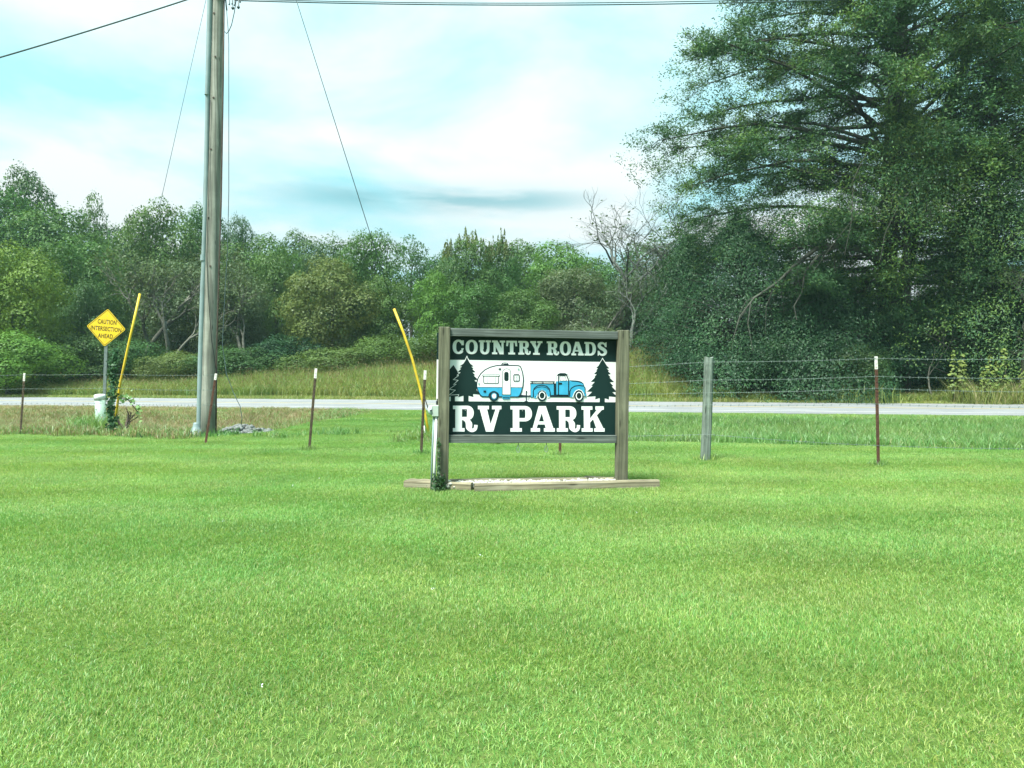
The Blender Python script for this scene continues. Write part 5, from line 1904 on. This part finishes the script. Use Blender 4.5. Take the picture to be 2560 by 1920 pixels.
# left run: far post, ivy post, pole
dF, dI, dO = gd(1086), gd(1084), gd(1106)
for i, (yf, yi, yo, lb) in enumerate([(937, 935, 937, 'top barbed wire left of the utility pole'), (972, 970, 975, 'second barbed wire left of the utility pole'), (1008, 1008, 1012, 'third barbed wire left of the utility pole')]):
    barbed('barbed_wire', [P(-140, yf + 2, dF + .6), P(60 - .06 * (yf - 937), yf, dF - .02), P(277, yi, dI), P(538, yo, dO + .3)], lb, r=.0024)

# ================================================================== utility pole with its fittings
dp = gd(1087)
pb = P(519, 1087, dp); pb.z = 0
pole = empty('utility_pole', pb)
tag(pole, 'tall weathered wooden utility pole with a grey cable riser on its left side', 'utility pole')
LEAN = (545 - 519) / 1087.0


def pl(px, py, dd=0.0):
    q = P(px, py, dp + dd)
    return (q.x - pb.x, q.y - pb.y, q.z)


mb = MB()
H = 15.6
ppts, prad = [], []
for i in range(15):
    f = i / 14; z = -.4 + (H + .4) * f
    ppts.append((LEAN * z, 0, z)); prad.append(.186 - .0058 * max(z, 0))
mb.tube(ppts, prad, 24)
mb.build('shaft', M['pole_wood'], pole)
# knots and bolt ends
for px, py in ((541, 40), (544, 148), (540, 250), (534, 378), (528, 548), (533, 668)):
    q = pl(px, py); zc = q[2]
    mb = MB(); mb.tube([(q[0], -(.186 - .0058 * zc) * .985, zc), (q[0], -(.186 - .0058 * zc) - .010, zc)], .022, 8)
    mb.build('knot', M['brown_strip'], pole)
# riser: lower guard, upper guard overlapping it, flared base
mb = MB()


def uguard(mb, pts, w, dpt):
    rows = []
    for (x, y, z) in pts:
        rows.append(len(mb.v))
        for k in range(9):
            a_ = math.pi * k / 8
            mb.v.append((x - w * math.cos(a_), y - dpt * math.sin(a_), z))
    for r0, r1 in zip(rows, rows[1:]):
        for k in range(8): mb.face((r0 + k, r0 + k + 1, r1 + k + 1, r1 + k), 0, True)
    k0 = len(mb.v)                       # end caps and back on their own vertices, so the round front stays smooth
    mb.v += [mb.v[rows[-1] + k] for k in range(9)] + [mb.v[rows[0] + k] for k in range(9)]
    mb.face([k0 + k for k in range(9)]); mb.face([k0 + 9 + k for k in range(9)][::-1])
    mb.face((k0 + 17, k0 + 9, k0, k0 + 8))


uguard(mb, [pl(498, 1075, -.10), pl(502, 900, -.10), pl(508, 715, -.10), pl(512, 640, -.08)], .062, .075)
mb.build('riser_guard', M['grey_pvc'], pole)
mb = MB(); uguard(mb, [pl(510, 640, -.10), pl(516, 480, -.09), pl(519, 300, -.09), pl(520, 235, -.09)], .055, .072); mb.build('riser_guard', M['grey_pvc'], pole)
mb = MB(); uguard(mb, [pl(518, 238, -.12), pl(523, 120, -.10), pl(527, -60, -.09), pl(532, -300, -.09)], .055, .075); mb.build('riser_guard', M['grey_pvc'], pole)
mb = MB(); uguard(mb, [pl(508.5, 652, -.10), pl(509, 637, -.10)], .066, .079); mb.build('riser_strap', M['grey_pvc'], pole)
mb = MB()
c = pl(491, 1080, -.14)
mb.lathe([(.155, -.06), (.158, .02), (.150, .03), (.138, .055), (.132, .075), (.120, .10), (.112, .115), (.098, .145), (.090, .16), (.080, .19), (.074, .21), (.066, .24), (.062, .27)], (c[0], c[1], .02), 20)
mb.build('riser_base', M['grey_pvc'], pole)
mb = MB(); mb.tube([pl(540, 1084, -.12), pl(541, 900, -.11), pl(547, 700, -.10), pl(553, 500, -.09), pl(558, 200, -.08), pl(561, -60, -.08)], .018, 6); mb.build('ground_wire_moulding', M['brown_strip'], pole)
mb = MB(); mb.tube([pl(526, 250, -.165), pl(523, 330, -.17), pl(522, 480, -.175), pl(517, 640, -.18), pl(520, 730, -.185), pl(529, 850, -.20), pl(541, 930, -.17), pl(541, 1050, -.15)], .008, 6); mb.build('cable', M['black'], pole)
# crossarm, brackets, dead-end clamps just above the frame
za = pl(0, -18)[2]
mb = MB(); mb.box((LEAN * za - .05, -.25, za - .05), (LEAN * za + .62, -.15, za + .07), bev=.005); mb.build('crossarm', M['pole_wood'], pole)
mb = MB()
for i, (px, py) in enumerate(((573, 10), (580, 9), (586, 12), (596, 19), (600, 4))):
    q = pl(px, py, -.2); mb.tube([(q[0], q[1], za - .04), (q[0] + .01, q[1], q[2] + .01), (q[0], q[1], q[2] - .02)], [.010, .012, .022], 6)
mb.build('clamp', M['insul'], pole)
for px, py in ((582, 21), (596, 19)):
    q = pl(px, py, -.2); mb = MB(); mb.lathe([(.008, .16), (.010, .03), (.032, .025), (.034, 0), (.012, -.03)], q, 10); mb.build('insulator', M['insul'], pole)
q = pl(566, 18, -.1); mb = MB(); mb.tube([(q[0] - .02, q[1], q[2] + .20), (q[0], q[1], q[2]), (q[0] + .01, q[1], q[2] - .07)], .018, 6); mb.build('bolt', M['insul'], pole)
# drip loop and the long loose drop wire at the right
mb = MB()
mb.tube([pl(590, 2, -.1), pl(586, 30, -.1), pl(579, 62, -.1), pl(572, 78, -.1), pl(566, 84, -.1), pl(561, 78, -.1)], .010, 6)
mb.build('drip_loop', M['cable'], pole)
mb = MB()
mb.tube([pl(565, 8, -.1), pl(570, 70, -.1), pl(572, 110, -.1), pl(572, 480, -.1), pl(569, 620, -.12), pl(563, 720, -.14), pl(556, 860, -.2), pl(566, 935, -.3), pl(585, 985, -.35), pl(600, 1015, -.4), pl(605, 1045, -.4), pl(603, 1062, -.4)], .0085, 6)
mb.build('drop_wire', M['cable'], pole)
ptop = lambda z: Vector((pb.x + LEAN * z, pb.y, z))

# guy wires with their yellow guards
def guy(name, r, top, g_pts, label_w, label_g):
    mb = MB(); mb.tube([g_pts[-1], top], r, 6)
    tag(mb.build('guy_wire', M['cable']), label_w, 'guy wire', 'guy wires of the utility pole')
    mb = MB(); mb.tube(g_pts, [.029] * len(g_pts), 12)
    tag(mb.build('guy_guard', M['yellow']), label_g, 'guy guard', 'yellow guards on the guy wires')


da = gd(1090)
g = [P(1074, 1094, da), P(1064, 1040, da), P(1050, 970, da), P(1030, 895, da), P(1008, 830, da), P(985, 772, da + .05)]
for q in g[:1]: q.z = -.05
top = P(520, -620, dp)
guy('guy', .0085, Vector((pb.x + LEAN * 15.3, pb.y, 15.3)), g, 'long guy wire slanting from the pole top down to the bent yellow guard', 'bent yellow plastic guard leaning left beside the sign')
dl = 18.4
g = [P(283, 1046, dl), P(300, 960, dl), P(325, 845, dl), P(350, 734, dl)]
g[0].z = tz(g[0].x, g[0].y) - .05
guy('guy', .0055, P(519, -18, dp) , g, 'thin guy wire slanting from the pole down to the straight yellow guard', 'straight yellow plastic guard beside the diamond sign')

# overhead lines
mb = MB()
a_ = P(525, -20, dp)
far = P(-700, 330, dp * .90)
path = []
for i in range(25):
    f = i / 24; q = a_.lerp(far, f); q.z -= 4 * .12 * f * (1 - f); path.append(q)
mb.tube(path, .017, 8); tag(mb.build('overhead_cable', M['cable']), 'thick overhead cable running left from the pole', 'cable', 'overhead cables at the pole')
for k, (ya, yb_, r, lb) in enumerate(((1, -20, .014, 'lower of two overhead cables running right along the top edge'), (-3, -27, .011, 'upper of two overhead cables running right along the top edge'))):
    mb = MB(); path = []
    a_ = P(585, ya, dp); far = P(3000, yb_ - 30, dp * 1.02)
    for i in range(33):
        f = i / 32; q = a_.lerp(far, f); q.z -= 4 * .30 * f * (1 - f); path.append(q)
    mb.tube(path, r, 8); tag(mb.build('overhead_cable', M['cable']), lb, 'cable', 'overhead cables at the pole')

# ================================================================== diamond warning sign
ds = 20.6
sb = P(256, 1060, ds); sb.z = tz(sb.x, ds)
dia = empty('warning_sign', (sb.x, sb.y, sb.z), (0, R(1.9), R(4)))
tag(dia, 'yellow diamond warning sign reading CAUTION INTERSECTION AHEAD on a steel post', 'sign')
zc = P(0, 819, ds).z - sb.z
mb = MB()
for xa, ya, xb, yb_ in ((-.04, 0, .04, .004), (-.04, .0042, -.034, .03), (.034, .0042, .04, .03)):
    mb.box((xa, ya + .012, -.3), (xb, yb_ + .012, zc + .35))
mb.build('post', M['post_steel'], dia, (.002, 0, 0))
HS = 47.5 * ds / F          # half diagonal


def diamond(r, rc, y, n=5):
    o = []
    for a0, cx, cz in ((-45, r - rc * 1.414, 0), (45, 0, r - rc * 1.414), (135, -(r - rc * 1.414), 0), (225, 0, -(r - rc * 1.414))):
        for i in range(n + 1):
            t_ = R(a0 + 90 * i / n); o.append((cx + rc * math.cos(t_), cz + rc * math.sin(t_)))
    return o


pan = empty('tmp', (0, 0, 0)); bpy.data.objects.remove(pan)
mb = MB()
out_ = diamond(HS, .045, 0)
n = len(out_)
mb.v += [(p[0], 0, p[1]) for p in out_] + [(p[0], .004, p[1]) for p in out_]
mb.face(range(n)); mb.face([n + i for i in range(n)][::-1])
for i in range(n): mb.face((i, n + i, n + (i + 1) % n, (i + 1) % n))
face = mb.build('sign_face', M['sign_yellow'], dia, (0, 0, zc))
face.rotation_euler = (0, R(3.3), 0)
mb = MB()
o1, o2 = diamond(HS - .026, .034, 0), diamond(HS - .044, .026, 0)
mb.v += [(p[0], -.0015, p[1]) for p in o1] + [(p[0], -.0015, p[1]) for p in o2]
for i in range(n): mb.face((i, (i + 1) % n, n + (i + 1) % n, n + i))
mb.build('border', M['sign_brown'], face)
for z in (HS - .20, -HS + .18):
    mb = MB(); mb.tube([(0, -.006, z), (0, .002, z)], .010, 8); mb.build('bolt', M['steel'], face)


def text_mesh(txt, width, height, x, z, parent, mat, name='lettering'):
    cu = bpy.data.curves.new('txt', 'FONT')
    cu.body = txt; cu.align_x = 'CENTER'; cu.resolution_u = 3
    cu.offset = 0.022
    cu.space_character = 1.06
    o = bpy.data.objects.new('txt', cu); COL.objects.link(o)
    bpy.context.view_layer.update()
    me = bpy.data.meshes.new_from_object(o.evaluated_get(bpy.context.evaluated_depsgraph_get()))
    bpy.data.objects.remove(o)
    co = np.array([v.co[:] for v in me.vertices])
    mn, mx = co.min(0), co.max(0)
    co[:, 0] = (co[:, 0] - (mn[0] + mx[0]) / 2) * width / (mx[0] - mn[0]) + x
    co[:, 1] = (co[:, 1] - mn[1]) * height / (mx[1] - mn[1]) + z
    for v, c_ in zip(me.vertices, co): v.co = (c_[0], -.0016, c_[1])
    me.materials.clear(); me.materials.append(mat)
    ob = bpy.data.objects.new(name, me); COL.objects.link(ob); ob.parent = parent
    return ob


k = ds / F
text_mesh('CAUTION', 45.5 * k, 11.5 * k, 1 * k, 8.5 * k, face, M['sign_brown'])
text_mesh('INTERSECTION', 74 * k, 11.0 * k, 0, -8.5 * k, face, M['sign_brown'])
text_mesh('AHEAD', 36 * k, 11.2 * k, 0, -26.5 * k, face, M['sign_brown'])

# pale capped pedestal
dq = 19.0
q = P(254, 1052, dq); q.z = tz(q.x, dq)
ped = empty('utility_pedestal', q, (0, R(-2.5), 0)); tag(ped, 'pale green round utility pedestal with a white domed cap below the diamond sign', 'pedestal')
zt = P(0, 985, dq).z - q.z
mb = MB(); mb.lathe([(.125, -.3), (.125, zt - .09)], n=20); mb.build('body', M['pedestal'], ped)
mb = MB(); mb.lathe([(.126, zt - .15), (.136, zt - .148), (.136, zt - .05), (.130, zt - .025), (.105, zt - .008), (.05, zt), (.004, zt + .002)], n=22); mb.build('cap', M['pvc'], ped)

# small white stub stake by the yellow guard
s0 = P(1064, 1088, gd(1088)); s1 = P(1060, 1064, gd(1088)); s0.z = -.1
mb = MB(); mb.tube([s0, s1], .012, 8); tag(mb.build('marker_stake', M['pvc']), 'thin white stub stake at the foot of the bent yellow guard', 'stake')

# ivy covered fence post
iv = gd(1084)
ib = P(277, 1084, iv)


def ivy_fence(rng):
    z = rng.random() ** 1.15
    top_ = 1.98
    zz_ = z * top_
    px = 274 + 12 * z + 6.5 * rng.normal(0, 1) * (1.0 - .25 * z) + 3 * math.sin(z * 14)
    x, y = gx(px, iv + rng.normal(0, .07))
    return x, y, zz_ + .02


s_ = [gx(276, iv), gx(281, iv), gx(286, iv), gx(288, iv)]
ivy('ivy_post', 'fence post smothered in dark ivy between the pedestal and the yellow guard', ivy_fence, 900, .075, L['ivy'],
    [[(*s_[0], -.1), (*s_[1], .7), (*s_[2], 1.4), (*s_[3], 1.9)]], 82, 'ivy')
hs_ = [gx(296, iv), gx(320, iv), gx(345, iv)]


def spr(rng):
    f = rng.random(); x, y = gx(296 + f * 60 + rng.normal(0, 4), iv + rng.normal(0, .08))
    return x, y, .78 - .45 * f ** 2 + rng.normal(0, .06) + .18 * math.sin(f * 3)


ivy('vine_shoot', 'leafy vine shoot arching right of the ivy covered post', spr, 55, .085, L['rough'],
    [[(*gx(280, iv), .75), (*hs_[0], .85), (*hs_[1], .80), (*hs_[2], .50)]], 83, 'vine')
bt = bare_tree(312, 1020, gd(1086), 18, 'small dead brown shrub right of the ivy covered post', M['brown_strip'], L['brown'], 60, 4, .25, .5, (2, 3), (0, 0), .035, .05)
bt.name = 'dead_shrub'; bt['category'] = 'shrub'

print('objects', len(scene.objects))
